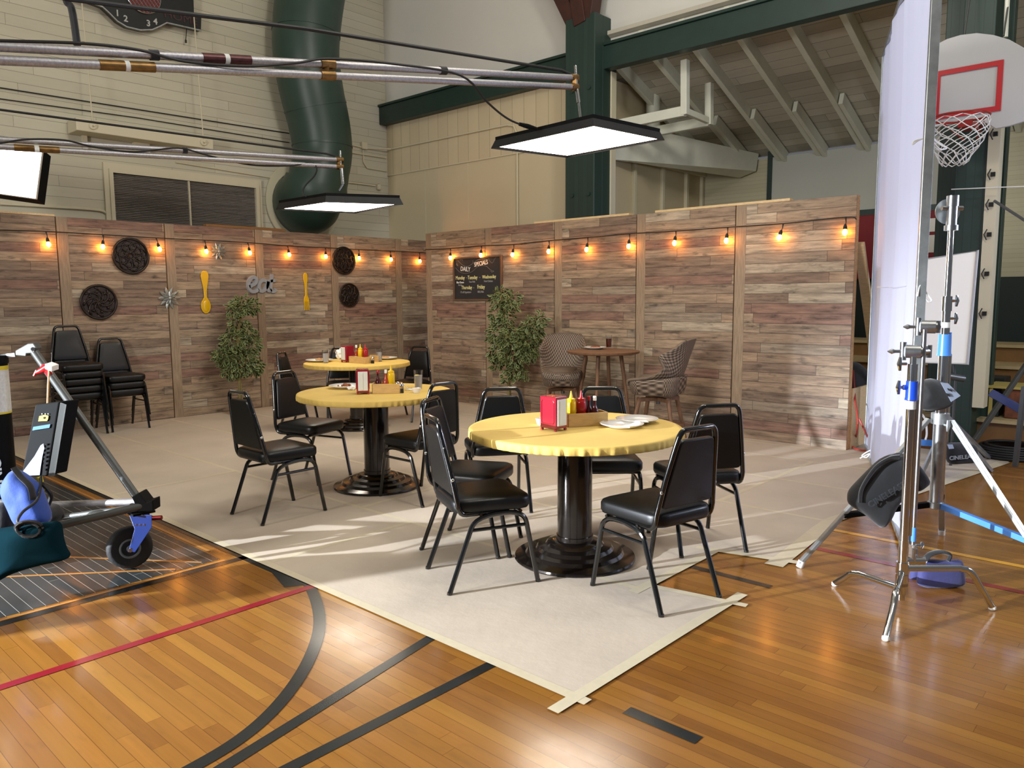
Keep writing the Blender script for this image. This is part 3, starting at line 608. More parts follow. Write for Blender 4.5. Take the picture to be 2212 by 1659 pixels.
for k in range(5): dup(ch0, (-9.37 + .014 * k, 3.04, .005 + .081 * k), -PI / 2, 'black chair in the taller left stack against the flats, %s of five' % names5[k], 'stacked black chairs by the left flats')
for k, nm in enumerate(('bottom', 'middle', 'top')): dup(ch0, (-9.40 + .014 * k, 3.515, .005 + .081 * k), -PI / 2, 'black chair in the shorter right stack against the flats, %s of three' % nm, 'stacked black chairs by the left flats')

# ================================================================ round yellow tables
TABS = [(-2.645, 3.432, 'front', 'nearest the camera'), (-4.88, 3.742, 'middle', 'in the middle'), (-7.325, 5.37, 'rear', 'farthest back')]
def table_proto():
    t = thing('pedestal_table', 'x', 'table', (0, 0, 0), 0, 'round pedestal tables')
    bm = B(); lathe(bm, [(.345, 0), (.35, .008), (.345, .018), (.285, .032), (.278, .042), (.272, .050), (.225, .058), (.218, .068), (.212, .076), (.168, .084), (.160, .094), (.154, .100), (.12, .106), (.10, .112)], 56); done('base', bm, 'table_bronze', t, smooth=True)
    bm = B(); tube(bm, [(0, 0, .105), (0, 0, .725)], .1, 40); tube(bm, [(0, 0, .10), (0, 0, .135)], .107, 40); done('column', bm, 'table_bronze', t, smooth=True)
    bm = B(); lathe(bm, [(0, .722), (.585, .722), (.592, .73), (.592, .752), (0, .752)], 64); done('tabletop', bm, 'mdf', t)
    return t
def cloth_proto():
    bm = B(); n = 360
    def rip(j, k):
        th = 2 * PI * k / n; a = (0, 0, 0, .0002, .0006, .0016, .0042, .0060, .003, 0)[min(j, 9)]
        return a * (math.sin(th * 61 + 3 * math.sin(5 * th)) + .6 * math.sin(th * 97 + 2)) * (.45 + .55 * math.sin(th * 2 + .6) ** 2)
    lathe(bm, [(0, .7625), (.3, .7625), (.58, .7625), (.6005, .7620), (.6045, .7590), (.6055, .752), (.6055, .738), (.604, .722), (.600, .7165), (.585, .715)], n, rip=rip)
    return done('tablecloth', bm, 'yellow_cloth', smooth='all')
tb0 = table_proto(); cl0 = cloth_proto()
for i, (x, y, nm, w_) in enumerate(TABS):
    lab = 'dark bronze pedestal table with stepped round base, %s of the three' % w_
    if i == 0: tb0.location = (x, y, .005); tb0['label'] = lab; o = cl0
    else: dup(tb0, (x, y, .005), i * .7, lab); o = cl0.copy(); COL.objects.link(o)
    o.location = (x, y, .005); o.rotation_euler = (0, 0, i * .9)
    tag(o, {'front': 'pale yellow fitted cover on the front table, crossed by light streaks', 'middle': 'yellow fitted cover on the middle table, puckered hem above the shiny column', 'rear': 'deeper yellow fitted cover on the rear table by the corner'}[nm], 'tablecloth', 'yellow fitted table covers')
ZT = .7675 + .001
def T(x, y, z=ZT): return G(x, y, z)
# ---- table goods
def dispenser(loc, rz, label):
    t = thing('napkin_dispenser', label, 'napkin dispenser', loc, rz, 'napkin dispensers')
    bm = B(); bx2(bm, (-.048, -.06, .012), (.048, .06, .19)); done('body', bm, 'dispenser_red', t, bev=.006)
    for s in (-1, 1):
        bm = B(); bx2(bm, (-.037, s * .0605, .028), (.037, s * .0645, .176)); bx(bm, (s * .01, s * .066, .10), (.024, .004, .13)); done('napkins', bm, 'napkin_face', t, bev=.002)
        bm = B(); tube(bm, [(s * .049, y, z) for y, z in [(-.038, .04), (.038, .04), (.045, .05), (.045, .16), (.038, .17), (-.038, .17), (-.045, .16), (-.045, .05)]], .0018, 5, closed=True); done('embossed_panel', bm, 'dispenser_red', t)
    bm = B()
    for a in (-1, 1):
        for b in (-1, 1): bx(bm, (a * .04, b * .05, .006), (.014, .012, .012))
    done('foot', bm, 'dispenser_red', t); return t
def squeeze(loc, mat, nm, label, h=.15, grp='squeeze bottles'):
    t = thing(nm, label, 'bottle', loc, 0, grp)
    bm = B(); lathe(bm, [(.026, 0), (.029, .004), (.029, h * .8), (.027, h * .86), (.022, h * .9)], 24); done('body', bm, mat, t, smooth=True)
    bm = B(); lathe(bm, [(.025, h * .88), (.025, h * .97), (.012, h * 1.0), (.008, h * 1.1), (.003, h * 1.27), (0, h * 1.27)], 20); done('nozzle_cap', bm, mat, t, smooth=True); return t
def hot(loc, label, body='hot_sauce', cap='red_plastic', h=.155, lb='label_cream'):
    t = thing('sauce_bottle', label, 'bottle', loc, 0, 'glass sauce bottles')
    bm = B(); lathe(bm, [(.02, 0), (.023, .004), (.023, h * .45), (.019, h * .52), (.009, h * .68), (.008, h * .86)], 20); done('body', bm, body, t, smooth=True)
    bm = B(); lathe(bm, [(.0105, h * .85), (.0105, h), (.008, h * 1.02), (0, h * 1.02)], 16); done('cap', bm, cap, t, smooth=True)
    bm = B(); tube(bm, [(0, 0, h * .08), (0, 0, h * .36)], .0236, 20, cap=False); done('label', bm, lb, t, smooth=True); return t
def caddy(loc, rz, label, L_=.24, w_=.11, h=.075):
    t = thing('condiment_caddy', label, 'caddy', loc, rz, 'wooden condiment boxes')
    for s in (-1, 1):
        bm = B(); bx2(bm, (-L_ / 2, s * w_ / 2 - .005, 0), (L_ / 2, s * w_ / 2 + .005, h)); done('side', bm, 'caddy_wood', t, bev=.001)
        bm = B(); bx2(bm, (s * L_ / 2 - .005, -w_ / 2, 0), (s * L_ / 2 + .005, w_ / 2, h)); done('end', bm, 'caddy_wood', t, bev=.001)
    bm = B(); bx2(bm, (-L_ / 2, -w_ / 2, 0), (L_ / 2, w_ / 2, .006)); done('bottom', bm, 'caddy_wood', t); return t
def plate(loc, label, r=.125, food=None, seed=1):
    t = thing('plate', label, 'plate', loc, 0, 'white dinner plates')
    bm = B(); lathe(bm, [(0, .003), (r * .5, .003), (r * .55, .0), (r * .62, .006), (r * .98, .022), (r, .025), (r * .97, .027), (r * .65, .012), (r * .55, .008), (0, .008)], 40); done('dish', bm, 'china', t, smooth='all')
    if food:
        rnd = random.Random(seed); bm = B()
        for k in range(16):
            a = rnd.uniform(0, 6.28); d = rnd.uniform(0, r * .5); bmesh.ops.create_icosphere(bm, subdivisions=1, radius=rnd.uniform(.012, .024), matrix=Matrix.Translation((math.cos(a) * d, math.sin(a) * d, .016 + rnd.uniform(0, .01))) @ Euler((rnd.random(), rnd.random(), 0)).to_matrix().to_4x4() @ Matrix.Diagonal((1.3, .8, .5, 1)))
        done('food', bm, food, t, smooth='all')
    return t
def glass(loc, label, fill='ice_water', lemon=False, h=.135, r=.038, lvl=.72):
    t = thing('drinking_glass', label, 'glass', loc, 0, 'tumblers')
    bm = B(); lathe(bm, [(0, 0), (r * .78, 0), (r, h), (r * .94, h), (r * .74, .008), (0, .008)], 28); done('tumbler', bm, 'glass', t, smooth=True)
    bm = B(); k = lvl; lathe(bm, [(0, .009), (r * .73, .009), (r * (.74 + .19 * k), h * k), (0, h * k)], 24); done('drink', bm, fill, t, smooth=True)
    if lemon: bm = B(); tube(bm, [(0, 0, h * k * .9), (.002, 0, h * k * .9 + .006)], r * .75, 16); done('lemon_slice', bm, 'lemon', t)
    return t
def ramekin(loc, label, fill=None):
    t = thing('ramekin', label, 'bowl', loc, 0, 'small white sauce cups')
    bm = B(); lathe(bm, [(0, 0), (.026, 0), (.036, .036), (.034, .037), (.025, .005), (0, .005)], 30); done('cup', bm, 'china', t, smooth=True)
    if fill: bm = B(); lathe(bm, [(0, .006), (.026, .006), (.0325, .03), (0, .03)], 24); done('sauce', bm, fill, t, smooth=True)
    return t
def shaker(loc, label, mat='photo_dark'):
    t = thing('shaker', label, 'shaker', loc, 0, 'salt and pepper shakers')
    bm = B(); lathe(bm, [(.018, 0), (.02, .003), (.018, .05), (.016, .055)], 12); done('body', bm, 'glass', t, smooth=True)
    bm = B(); lathe(bm, [(0, .003), (.016, .003), (.0155, .034), (0, .034)], 12); done('contents', bm, mat, t)
    bm = B(); lathe(bm, [(.018, .054), (.018, .066), (.012, .076), (0, .078)], 14); done('cap', bm, 'chrome', t, smooth=True); return t
def crumple(loc, label, s=.05, seed=3, flat_=.5):
    rnd = random.Random(seed); bm = B(); bmesh.ops.create_icosphere(bm, subdivisions=3, radius=s)
    for v_ in bm.verts: v_.co *= 1 + rnd.uniform(-.18, .18); v_.co.z *= flat_; v_.co.z += s * flat_ * .8
    for v_ in bm.verts: v_.co.z = max(0, v_.co.z)
    o = done('paper_napkin', bm, 'white_paper', smooth=True, loc=loc); return tag(o, label, 'napkin', 'crumpled paper napkins')
# front table: the dispenser, box, bottles, plates, cup
a, b = T(1176, 932), T(1203, 938); d1 = T(1186, 926); dispenser(G(1196, 928, ZT), math.radians(-92.6), 'napkin dispenser with a brightly lit pink side on the front table')
c1 = G(1262, 917, ZT); rzc = math.radians(60); caddy((c1.x, c1.y, ZT), rzc, 'pale wooden condiment box on the front table')
def on(c, rz, lx, ly=0, z=.0075): return (c.x + math.cos(rz) * lx - math.sin(rz) * ly, c.y + math.sin(rz) * lx + math.cos(rz) * ly, ZT + z)
squeeze(on(c1, rzc, -.078, .01), 'mustard', 'mustard_bottle', 'yellow mustard bottle in the front table box, beside the ketchup')
squeeze(on(c1, rzc, -.015, .012), 'red_plastic', 'ketchup_bottle', 'red ketchup bottle in the front table box')
hot(on(c1, rzc, .06, -.012), 'white-capped dark hot sauce bottle at the right end of the front table box', cap='cream_white')
hot(on(c1, rzc, .04, .028), 'red-capped dark sauce bottle in the front table box', cap='red_plastic', h=.15)
plate(T(1343, 923), 'plate with scraps on the front table, the nearer of two', food=None)
plate(T(1376, 912), 'plate with folded napkin on the front table, the farther of two')
q = T(1352, 919, ZT + .03)
bm = B(); bx(bm, (0, 0, 0), (.045, .03, .002), Euler((.05, .05, .5)).to_matrix()); o = done('paper_napkin', bm, 'white_paper', loc=(q.x, q.y, ZT + .022)); tag(o, 'small flat napkin on the nearer plate of the front table', 'napkin')
q = T(1386, 908, ZT + .03)
bm = B(); bx(bm, (0, 0, 0), (.07, .045, .003), Euler((.05, .04, .9)).to_matrix()); o = done('paper_napkin', bm, 'white_paper', loc=(q.x, q.y, ZT + .024)); tag(o, 'folded napkin on the farther plate of the front table', 'napkin')
ramekin(T(1170, 917), 'white ribbed sauce cup left of the pink-lit dispenser on the front table')
# middle table
dispenser(T(784, 850), math.radians(-125), 'red napkin dispenser facing the camera on the middle table')
c2 = T(837, 848); rz2 = math.radians(-42 + 12); c2 = Vector((c2.x, c2.y, 0)); rz2 = math.radians(48)
caddy((c2.x, c2.y, ZT), rz2, 'pale wooden condiment box on the middle table', L_=.22)
hot(on(c2, rz2, -.07, .0), 'dark red hot sauce bottle with red cap in the middle table box', h=.17)
hot(on(c2, rz2, -.01, .0), 'orange-labelled sauce bottle in the middle table box', body='orange_sauce', cap='cream_white', h=.17)
squeeze(on(c2, rz2, .03, .012), 'mustard', 'mustard_bottle', 'yellow mustard bottle in the middle table box, with no ketchup beside it', h=.165)
shaker(on(c2, rz2, .08, .005), 'glass pepper jar at the right end inside the middle table box')
shaker(T(867, 849), 'silver-topped shaker beside the right end of the middle table box')
plate(T(747, 838), 'plate of fried food at the left of the middle table', r=.14, food='food', seed=4)
crumple(T(760, 842), 'crumpled napkin beside the plate of fried food on the middle table', .035, 5)
glass(T(904, 839), 'water tumbler with lemon slice on the middle table', lemon=True, h=.15)
ramekin(T(900, 848), 'sauce cup with red dip before the lemon water on the middle table', 'orange_sauce')
bm = B(); bx(bm, (0, 0, .002), (.11, .09, .003), Euler((0, 0, .4)).to_matrix()); o = done('paper_napkin', bm, 'white_paper', loc=T(893, 842)); tag(o, 'flat napkin under the lemon water glass on the middle table', 'napkin')
bm = B(); tube(bm, [(0, 0, .006), (.03, -.05, .035), (.04, -.09, .055)], .004, 6); o = done('spoon', bm, 'cream_white', loc=T(882, 842)); tag(o, 'white plastic spoon resting near the lemon water on the middle table', 'spoon')
# rear table
dispenser(T(751, 782), math.radians(-178), 'red napkin dispenser on the rear table')
c3 = T(779, 784); c3 = Vector((c3.x, c3.y, 0)); rz3 = math.radians(5); caddy((c3.x, c3.y, ZT), rz3, 'pale wooden condiment box on the rear table', L_=.26)
hot(on(c3, rz3, -.09, .02), 'slim orange sauce bottle in the rear table box', body='orange_sauce', cap='cream_white', h=.19)
hot(on(c3, rz3, -.05, .03), 'small green-glass bottle in the rear table box', body='green_glass', cap='mustard', h=.13)
squeeze(on(c3, rz3, .0, .0), 'mustard', 'mustard_bottle', 'yellow mustard bottle in the rear table box', h=.165)
squeeze(on(c3, rz3, .062, .02), 'red_plastic', 'ketchup_bottle', 'red ketchup bottle in the rear table box', h=.165)
caddy(T(809, 781), math.radians(50), 'shorter wooden box to the right of the condiment box on the rear table', L_=.1, w_=.08)
shaker(T(805, 785), 'small dark shaker beside the short wooden box on the rear table')
plate(T(690, 781), 'plate of tan food at the left rim of the rear table', r=.16, food='food_tan', seed=8)
plate(T(835, 776), 'plate with fork at the right of the rear table', r=.13, food='food_tan', seed=9)
glass(T(704, 784), 'left water tumbler on the rear table', h=.15, r=.04); glass(T(819, 781), 'right water tumbler on the rear table', h=.15, r=.04)
crumple(T(738, 775), 'standing folded white napkin left of the rear table dispenser', .07, 6, 1.0)

# ================================================================ wall decorations
XF, YF = XL + .002, YR - .002
def medallion(x, y, rx, label, kind):
    c = PX(x, y, XF + .03); t = thing('wall_medallion', label, 'wall decoration', (XF, c.y, c.z), 0, 'round pierced medallions')
    r = rx
    bm = B(); tube(bm, [(.03, r * math.cos(a), r * math.sin(a)) for a in [i * PI / 24 for i in range(48)]], r * .075, 8, closed=True); done('rim', bm, 'bronze_medallion', t, smooth='all')
    bm = B(); tube(bm, [(.012, 0, 0), (.026, 0, 0)], r * .97, 40); done('plaque', bm, 'bronze_medallion', t)
    bm = B()
    for k in range(8):
        a = k * PI / 4 + .2
        if kind == 0:
            for s_ in (-1, 1):
                q = [Vector((.034, r * (.12 + .8 * u) * math.cos(a + s_ * .7 * math.sin(u * PI)), r * (.12 + .8 * u) * math.sin(a + s_ * .7 * math.sin(u * PI)))) for u in [i / 8 for i in range(9)]]; tube(bm, q, r * .042, 6)
        else:
            q = [Vector((.034, r * .9 * u * math.cos(a + 1.6 * u), r * .9 * u * math.sin(a + 1.6 * u))) for u in [i / 8 for i in range(9)]]; tube(bm, q, r * .06, 6)
            bmesh.ops.create_uvsphere(bm, u_segments=8, v_segments=6, radius=r * .09, matrix=Matrix.Translation((.034, r * .6 * math.cos(a), r * .6 * math.sin(a))))
    for f_ in (.32, .66): tube(bm, [(.034, r * f_ * math.cos(a), r * f_ * math.sin(a)) for a in [i * PI / 12 for i in range(24)]], r * .035, 6, closed=True)
    done('tracery', bm, 'bronze_medallion', t, smooth='all')
    bm = B()
    for k in range(24):
        ring_ = k % 3; a = k * PI / 12 + ring_ * .1; rr = r * (.24, .5, .8)[ring_]
        prism(bm, [(rr * math.cos(a) + r * .06 * math.cos(g + a), rr * math.sin(a) + r * .06 * math.sin(g + a)) for g in (0, 2.1, 4.2)], .003, Matrix.Translation((.0265, 0, 0)) @ MS)
    done('pierced_hole', bm, 'stile_wood', t)
medallion(283, 553, .205, 'pierced round medallion with a warm-lit rim, upper left of the left run', 0)
medallion(214, 652.5, .195, 'dark round medallion above the taller chair stack', 1)
medallion(743, 563, .195, 'pierced round medallion between two bulbs near the corner', 0)
medallion(755, 637.5, .17, 'small dark round medallion right of the yellow fork', 1)
def flower(x, y, r, label):
    c = PX(x, y, XF + .02); t = thing('metal_flower', label, 'wall decoration', (XF, c.y, c.z), 0, 'metal wall flowers')
    for lay, (n, rr, h) in enumerate(((10, r, .012), (10, r * .62, .028))):
        bm = B()
        for k in range(n):
            a = 2 * PI * k / n + lay * PI / n; ca, sa = math.cos(a), math.sin(a)
            P_ = [(.1, 0, 0), (.45, .15, .0), (.75, .13, 0), (1, 0, .3), (.75, -.13, 0), (.45, -.15, 0)]
            vs = [bm.verts.new((h + q[2] * .02, rr * (q[0] * ca - q[1] * sa), rr * (q[0] * sa + q[1] * ca))) for q in P_]
            m_ = [bm.verts.new((h + .014, rr * u * ca, rr * u * sa)) for u in (.2, .6)]
            for tri in ((0, 1, 6), (1, 7, 6), (1, 2, 7), (2, 3, 7), (3, 4, 7), (4, 5, 7), (5, 6, 7), (5, 0, 6)): bm.faces.new([(vs + m_)[i] for i in tri])
        done('petal_ring', bm, 'pewter', t, solid=.003)
    bm = B(); bmesh.ops.create_uvsphere(bm, u_segments=12, v_segments=8, radius=r * .16, matrix=Matrix.Translation((.03, 0, 0))); done('centre', bm, 'pewter', t, smooth='all')
flower(366.5, 644, .145, 'grey metal flower on the flat seam left of the yellow spoon'); flower(472, 543, .115, 'smaller grey metal flower just under the light string')
def ladle(nm, label, x, yt, yb, prof, tines=False):
    a, b = PX(x[0], yt, XF + .02), PX(x[1], yb, XF + .02); h = a.z - b.z; ang = math.atan2(a.y - b.y, h)
    t = thing(nm, label, nm, (XF, (a.y + b.y) / 2, b.z)); bm = B()
    L_ = [Vector((w_ * h, u * h)) for u, w_ in prof]; poly = [(p.x, p.y) for p in L_] + [(-p.x, p.y) for p in L_[::-1]]
    R2 = Matrix.Rotation(-ang, 4, 'X')
    hu = .30 if tines else .0
    prism(bm, poly, .012, Matrix.Translation((.008, 0, 0)) @ R2 @ MS); done('handle' if tines else 'body', bm, 'yellow_enamel', t, smooth=True, bev=.004)
    if tines:
        for k in range(4):
            bm = B(); xx = (k - 1.5) * .042 * h; prism(bm, [(xx - .009 * h, 0.01 * h), (xx + .009 * h, 0.01 * h), (xx + .013 * h, .24 * h), (xx - .013 * h, .24 * h)], .012, Matrix.Translation((.008, 0, 0)) @ R2 @ MS); done('tine', bm, 'yellow_enamel', t, bev=.002)
    else:
        bm = B(); bmesh.ops.create_uvsphere(bm, u_segments=20, v_segments=12, radius=1, matrix=R2 @ Matrix.Translation((.021, 0, .17 * h)) @ Matrix.Diagonal((.008, .085 * h, .135 * h, 1))); done('bowl', bm, 'yellow_enamel', t, smooth='all')
ladle('spoon', 'oversized yellow enamel spoon hung on the left run', (441.5, 445.5), 585, 677, [(0, .02), (.01, .045), (.05, .085), (.12, .115), (.2, .12), (.28, .10), (.34, .06), (.39, .032), (.6, .045), (.75, .075), (.88, .095), (.95, .085), (.99, .05), (1, .02)])
ladle('fork', 'oversized yellow enamel fork hung on the left run', (660, 664), 589, 671, [(.235, .01), (.235, .077), (.28, .082), (.34, .07), (.4, .035), (.6, .03), (.75, .045), (.8, .06), (.93, .062), (.98, .045), (1, .01)], True)
# eat script
a = PX(565, 614, XF + .02); t = thing('word_sign', 'grey cut-out script sign reading eat', 'sign', (XF, a.y, a.z))
def script(name, strokes, r):
    bm = B()
    for st in strokes: tube(bm, [Vector((.02, p[0], p[1])) for p in [tuple(v_)[:2] for v_ in smoothline([(q[0], q[1], 0) for q in st], 6)]], r, 8, flat=1.0)
    for v_ in bm.verts: v_.co.x = .002 if v_.co.x < .02 else .03
    done(name, bm, 'grey_script', t)
k_ = .0052
def px_(l): return [((x - 565) * k_ * 1.28, -(y - 614) * k_ * 1.02) for x, y in l]
script('letter_e', [px_([(537, 621), (551, 612), (554, 600), (547, 597), (539, 604), (536, 618), (540, 631), (549, 633), (558, 627)])], .030)
script('letter_a', [px_([(578, 607), (570, 604), (562, 609), (559, 621), (562, 631), (569, 631), (577, 620), (580, 606), (578, 622), (581, 631), (587, 628)])], .030)
script('letter_t', [px_([(590, 588), (588, 606), (586, 622), (588, 632), (593, 633), (598, 626)]), px_([(582, 606), (597, 604)])], .026)
# chalkboard
ca, cb, cd = PY(978, 556.5, YF - .03), PY(1083, 551, YF - .03), PY(977, 650, YF - .03); cw, chh = cb.x - ca.x, ca.z - cd.z
t = thing('chalkboard', 'wood-framed black chalkboard lettered with daily specials', 'chalkboard', ((ca.x + cb.x) / 2, YF, (ca.z + cd.z) / 2))
bm = B(); bx2(bm, (-cw / 2 + .03, -.02, -chh / 2 + .03), (cw / 2 - .03, -.008, chh / 2 - .03)); done('slate', bm, 'chalkboard', t)
bm = B()
for s_ in (-1, 1): bx2(bm, (s_ * cw / 2, -.035, -chh / 2), (s_ * (cw / 2 - .026), 0, chh / 2)); bx2(bm, (-cw / 2, -.035, s_ * chh / 2), (cw / 2, 0, s_ * (chh / 2 - .026)))
done('board_frame', bm, 'frame_wood', t, bev=.004)
RW = (PI / 2, 0, 0)
def cbp(px, py): return ((px - 845) / 1240 * cw, (860 - py) / 1110 * chh)
for s, px, py, sz, m_, rot in (('DAILY', 545, 615, .088, 'chalk_white', -.08), ('SPECIALS', 950, 490, .082, 'chalk_white', .12), ('Monday', 405, 830, .072, 'chalk_yellow', 0), ('Tuesday', 730, 830, .072, 'chalk_yellow', 0), ('Wednesday', 1150, 825, .068, 'chalk_yellow', .02), ('Blue Cheese', 405, 945, .037, 'chalk_white', 0), ('Burger', 405, 1010, .035, 'chalk_grey', 0), ('Tuna Melt', 715, 935, .037, 'chalk_grey', 0), ('Fried Chicken', 1130, 930, .037, 'chalk_grey', 0), ('Thursday', 575, 1080, .07, 'chalk_yellow', 0), ('Friday', 945, 1070, .075, 'chalk_yellow', 0), ('1/2 off Appetizers', 545, 1195, .038, 'chalk_grey', 0), ('BBQ Ribs', 935, 1190, .038, 'chalk_grey', 0), ('~', 580, 830, .05, 'chalk_grey', 0), ('~', 915, 830, .05, 'chalk_grey', 0), ('~', 755, 1085, .05, 'chalk_grey', 0)):
    x, z = cbp(px, py); text('lettering', s, sz, m_, t, (x, -.0215, z), (PI / 2, -rot, 0), .0008, sx=.8, bold=.0007)
bm = B()
for st in ([(280, 560), (400, 680), (560, 720), (720, 680), (860, 570), (960, 545), (1080, 560), (1180, 650), (1260, 690)], [(350, 380), (400, 440), (500, 520), (620, 540), (740, 470), (740, 400)], [(760, 470), (860, 400), (980, 375), (1100, 400)], [(1130, 340), (1160, 420), (1230, 490), (1290, 400), (1340, 340)], [(310, 450), (350, 520), (300, 480)], [(400, 375), (460, 370), (480, 400)], [(1190, 680), (1220, 710), (1270, 690)]):
    tube(bm, [Vector((cbp(*p)[0], -.0215, cbp(*p)[1])) for p in [tuple(v_)[:2] for v_ in smoothline([(q[0], q[1], 0) for q in st], 5)]], .0016, 5)
done('chalk_flourish', bm, 'chalk_grey', t)
# string lights
def string(label, cable, bulbs, plane, normal):
    t = thing('string_lights', label, 'string lights', tuple(plane(*bulbs[0][0])))
    org = t.location.copy()
    bm = B(); tube(bm, [Vector(p) - org for p in smoothline([plane(*p) for p in cable], 4)], .006, 6); done('cable', bm, 'cord_black', t, smooth=True)
    for (bx_, ) in [(b_,) for b_ in bulbs]:
        (x, y), (x0, y0) = bx_; p, q = plane(x, y) - org, plane(x0, y0) - org; d_ = (p - q).normalized()
        n_ = Vector(normal) * .0
        bm = B(); s0 = p - d_ * .045; tube(bm, [q, q + (s0 - q) * .5 + Vector((.004, .004, 0)), s0 - d_ * .03], [.009, .004, .005], 6); tube(bm, [s0 - d_ * .035, s0 - d_ * .01, s0 + d_ * .012], [.010, .018, .0175], 12); sk = done('socket', bm, 'cord_black', t, smooth=True)
        bm = B(); tube(bm, [s0 + d_ * .01, s0 + d_ * .022, s0 + d_ * .042, s0 + d_ * .062, s0 + d_ * .07], [.009, .018, .024, .016, .004], 14); done('bulb', bm, 'bulb_hot', sk, smooth='all')
LB = [((105, 529), (99, 500)), ((222, 534), (223, 507)), ((345, 539), (337, 514)), ((446, 544), (442, 519)), ((540, 547), (535, 524)), ((625, 551), (621, 531)), ((704, 555), (703, 535)), ((776, 558.5), (775, 539)), ((845, 561), (843, 542)), ((907, 565), (906, 545))]
string('black cable of glowing amber bulbs strung along the left run', [(-70, 494), (0, 497)] + [b_[1] for b_ in LB] + [(935, 548)], LB, lambda x, y: PX(x, y, XF + .045), (1, 0, 0))
RB = [((973, 558), (973, 537)), ((1038.5, 552), (1040, 531)), ((1107, 551), (1110, 528)), ((1185, 544), (1186, 520)), ((1267, 540), (1270, 513)), ((1358, 533), (1360, 505)), ((1457, 526), (1460, 499)), ((1569, 521), (1572, 491)), ((1683, 514), (1692, 483)), ((1825, 503), (1827, 469))]
string('black cable of glowing amber bulbs strung along the right run', [(919, 539)] + [b_[1] for b_ in RB] + [(1850, 474)], RB, lambda x, y: PY(x, y, YF - .05), (0, -1, 0))

# ================================================================ potted trees
def tree(loc, plane, trunk, blobs, label, nl, seed):
    t = thing('potted_ficus', label, 'plant', loc, 0, 'variegated ficus trees'); org = Vector(loc); rnd = random.Random(seed)
    bm = B(); lathe(bm, [(0, 0), (.10, 0), (.13, .2), (.12, .2), (.11, .17), (0, .17)], 24); done('pot', bm, 'pot', t, smooth=True)
    bm = B(); lathe(bm, [(0, .165), (.112, .165), (.112, .175), (0, .175)], 20); done('soil', bm, 'soil', t)
    bm = B(); tp = [plane(*p) - org for p in trunk]; tube(bm, [Vector((0, 0, .16))] + tp, [.024, .02] + [.016] * (len(tp) - 1), 8)
    q = [Vector((.03, .02, .16))] + [p + Vector((.03 * math.sin(i * 2.), .03 * math.cos(i * 2.), 0)) for i, p in enumerate(tp)]; tube(bm, q, .011, 6)
    cs = [(plane(x, y) - org, r * .00602) for x, y, r in blobs]
    for c, r in cs:
        a = min(tp, key=lambda p: (p - c).length); tube(bm, [a, a.lerp(c, .5) + Vector((0, 0, .03)), c], [.009, .006, .004], 5)
    done('trunk', bm, 'bark', t, smooth=True)
    bm = B(); tot = sum(r * r for _, r in cs)
    for c, r in cs:
        for k in range(int(nl * r * r / tot)):
            d = Vector((rnd.gauss(0, 1), rnd.gauss(0, 1), rnd.gauss(0, 1))).normalized() * r * rnd.uniform(.35, 1.02) ** .6
            p = c + d; L_ = rnd.uniform(.055, .088); wd = L_ * .23
            ax = (d.normalized() * .7 + Vector((rnd.uniform(-.7, .7), rnd.uniform(-.7, .7), -rnd.uniform(.1, 1.1)))).normalized(); sd = ax.cross(Vector((rnd.uniform(-1, 1), rnd.uniform(-1, 1), rnd.uniform(0, 1)))).normalized(); nn = ax.cross(sd)
            def q(u, v_): return p + ax * L_ * u + sd * wd * v_ + nn * (abs(v_) * .006 - u * u * .012)
            o_ = [bm.verts.new(q(*a)) for a in ((0, 0), (.3, .85), (.65, .8), (1, 0), (.65, -.8), (.3, -.85))]; i_ = [bm.verts.new(q(*a)) for a in ((.1, 0), (.33, .5), (.62, .42), (.84, 0), (.62, -.42), (.33, -.5))]
            bm.faces.new(i_).material_index = 0
            for j in range(6): bm.faces.new((o_[j], o_[(j + 1) % 6], i_[(j + 1) % 6], i_[j])).material_index = 1
    done('foliage', bm, 'leaf_green', t, mats=['leaf_cream'])
TX, TY = -9.36, 7.25
def pl1(x, y): return PX(x, y, TX)
def pl2(x, y): return PY(x, y, TY)
g1 = pl1(517, 840); g2 = pl2(1099, 850)
tree((TX, g1.y, .005), pl1, [(517, 840), (515, 780), (516, 720), (520, 670)], [(524, 660, 22), (508, 668, 18), (545, 662, 16), (515, 700, 20), (505, 738, 26), (540, 745, 22), (490, 770, 24), (520, 778, 34), (548, 790, 20), (500, 800, 18), (478, 765, 16), (535, 720, 18)], 'variegated ficus tree standing against the left run under the word eat', 1700, 11)
tree((g2.x, TY, .005), pl2, [(1099, 850), (1098, 790), (1094, 730), (1086, 670)], [(1084, 645, 24), (1104, 650, 20), (1094, 682, 18), (1072, 680, 16), (1078, 722, 26), (1105, 730, 28), (1150, 705, 24), (1166, 690, 14), (1135, 735, 28), (1078, 760, 24), (1112, 765, 30), (1140, 760, 20), (1070, 785, 14), (1112, 800, 20), (1095, 815, 12), (1130, 805, 12)], 'fuller variegated ficus tree partly over the chalkboard corner', 2100, 12)

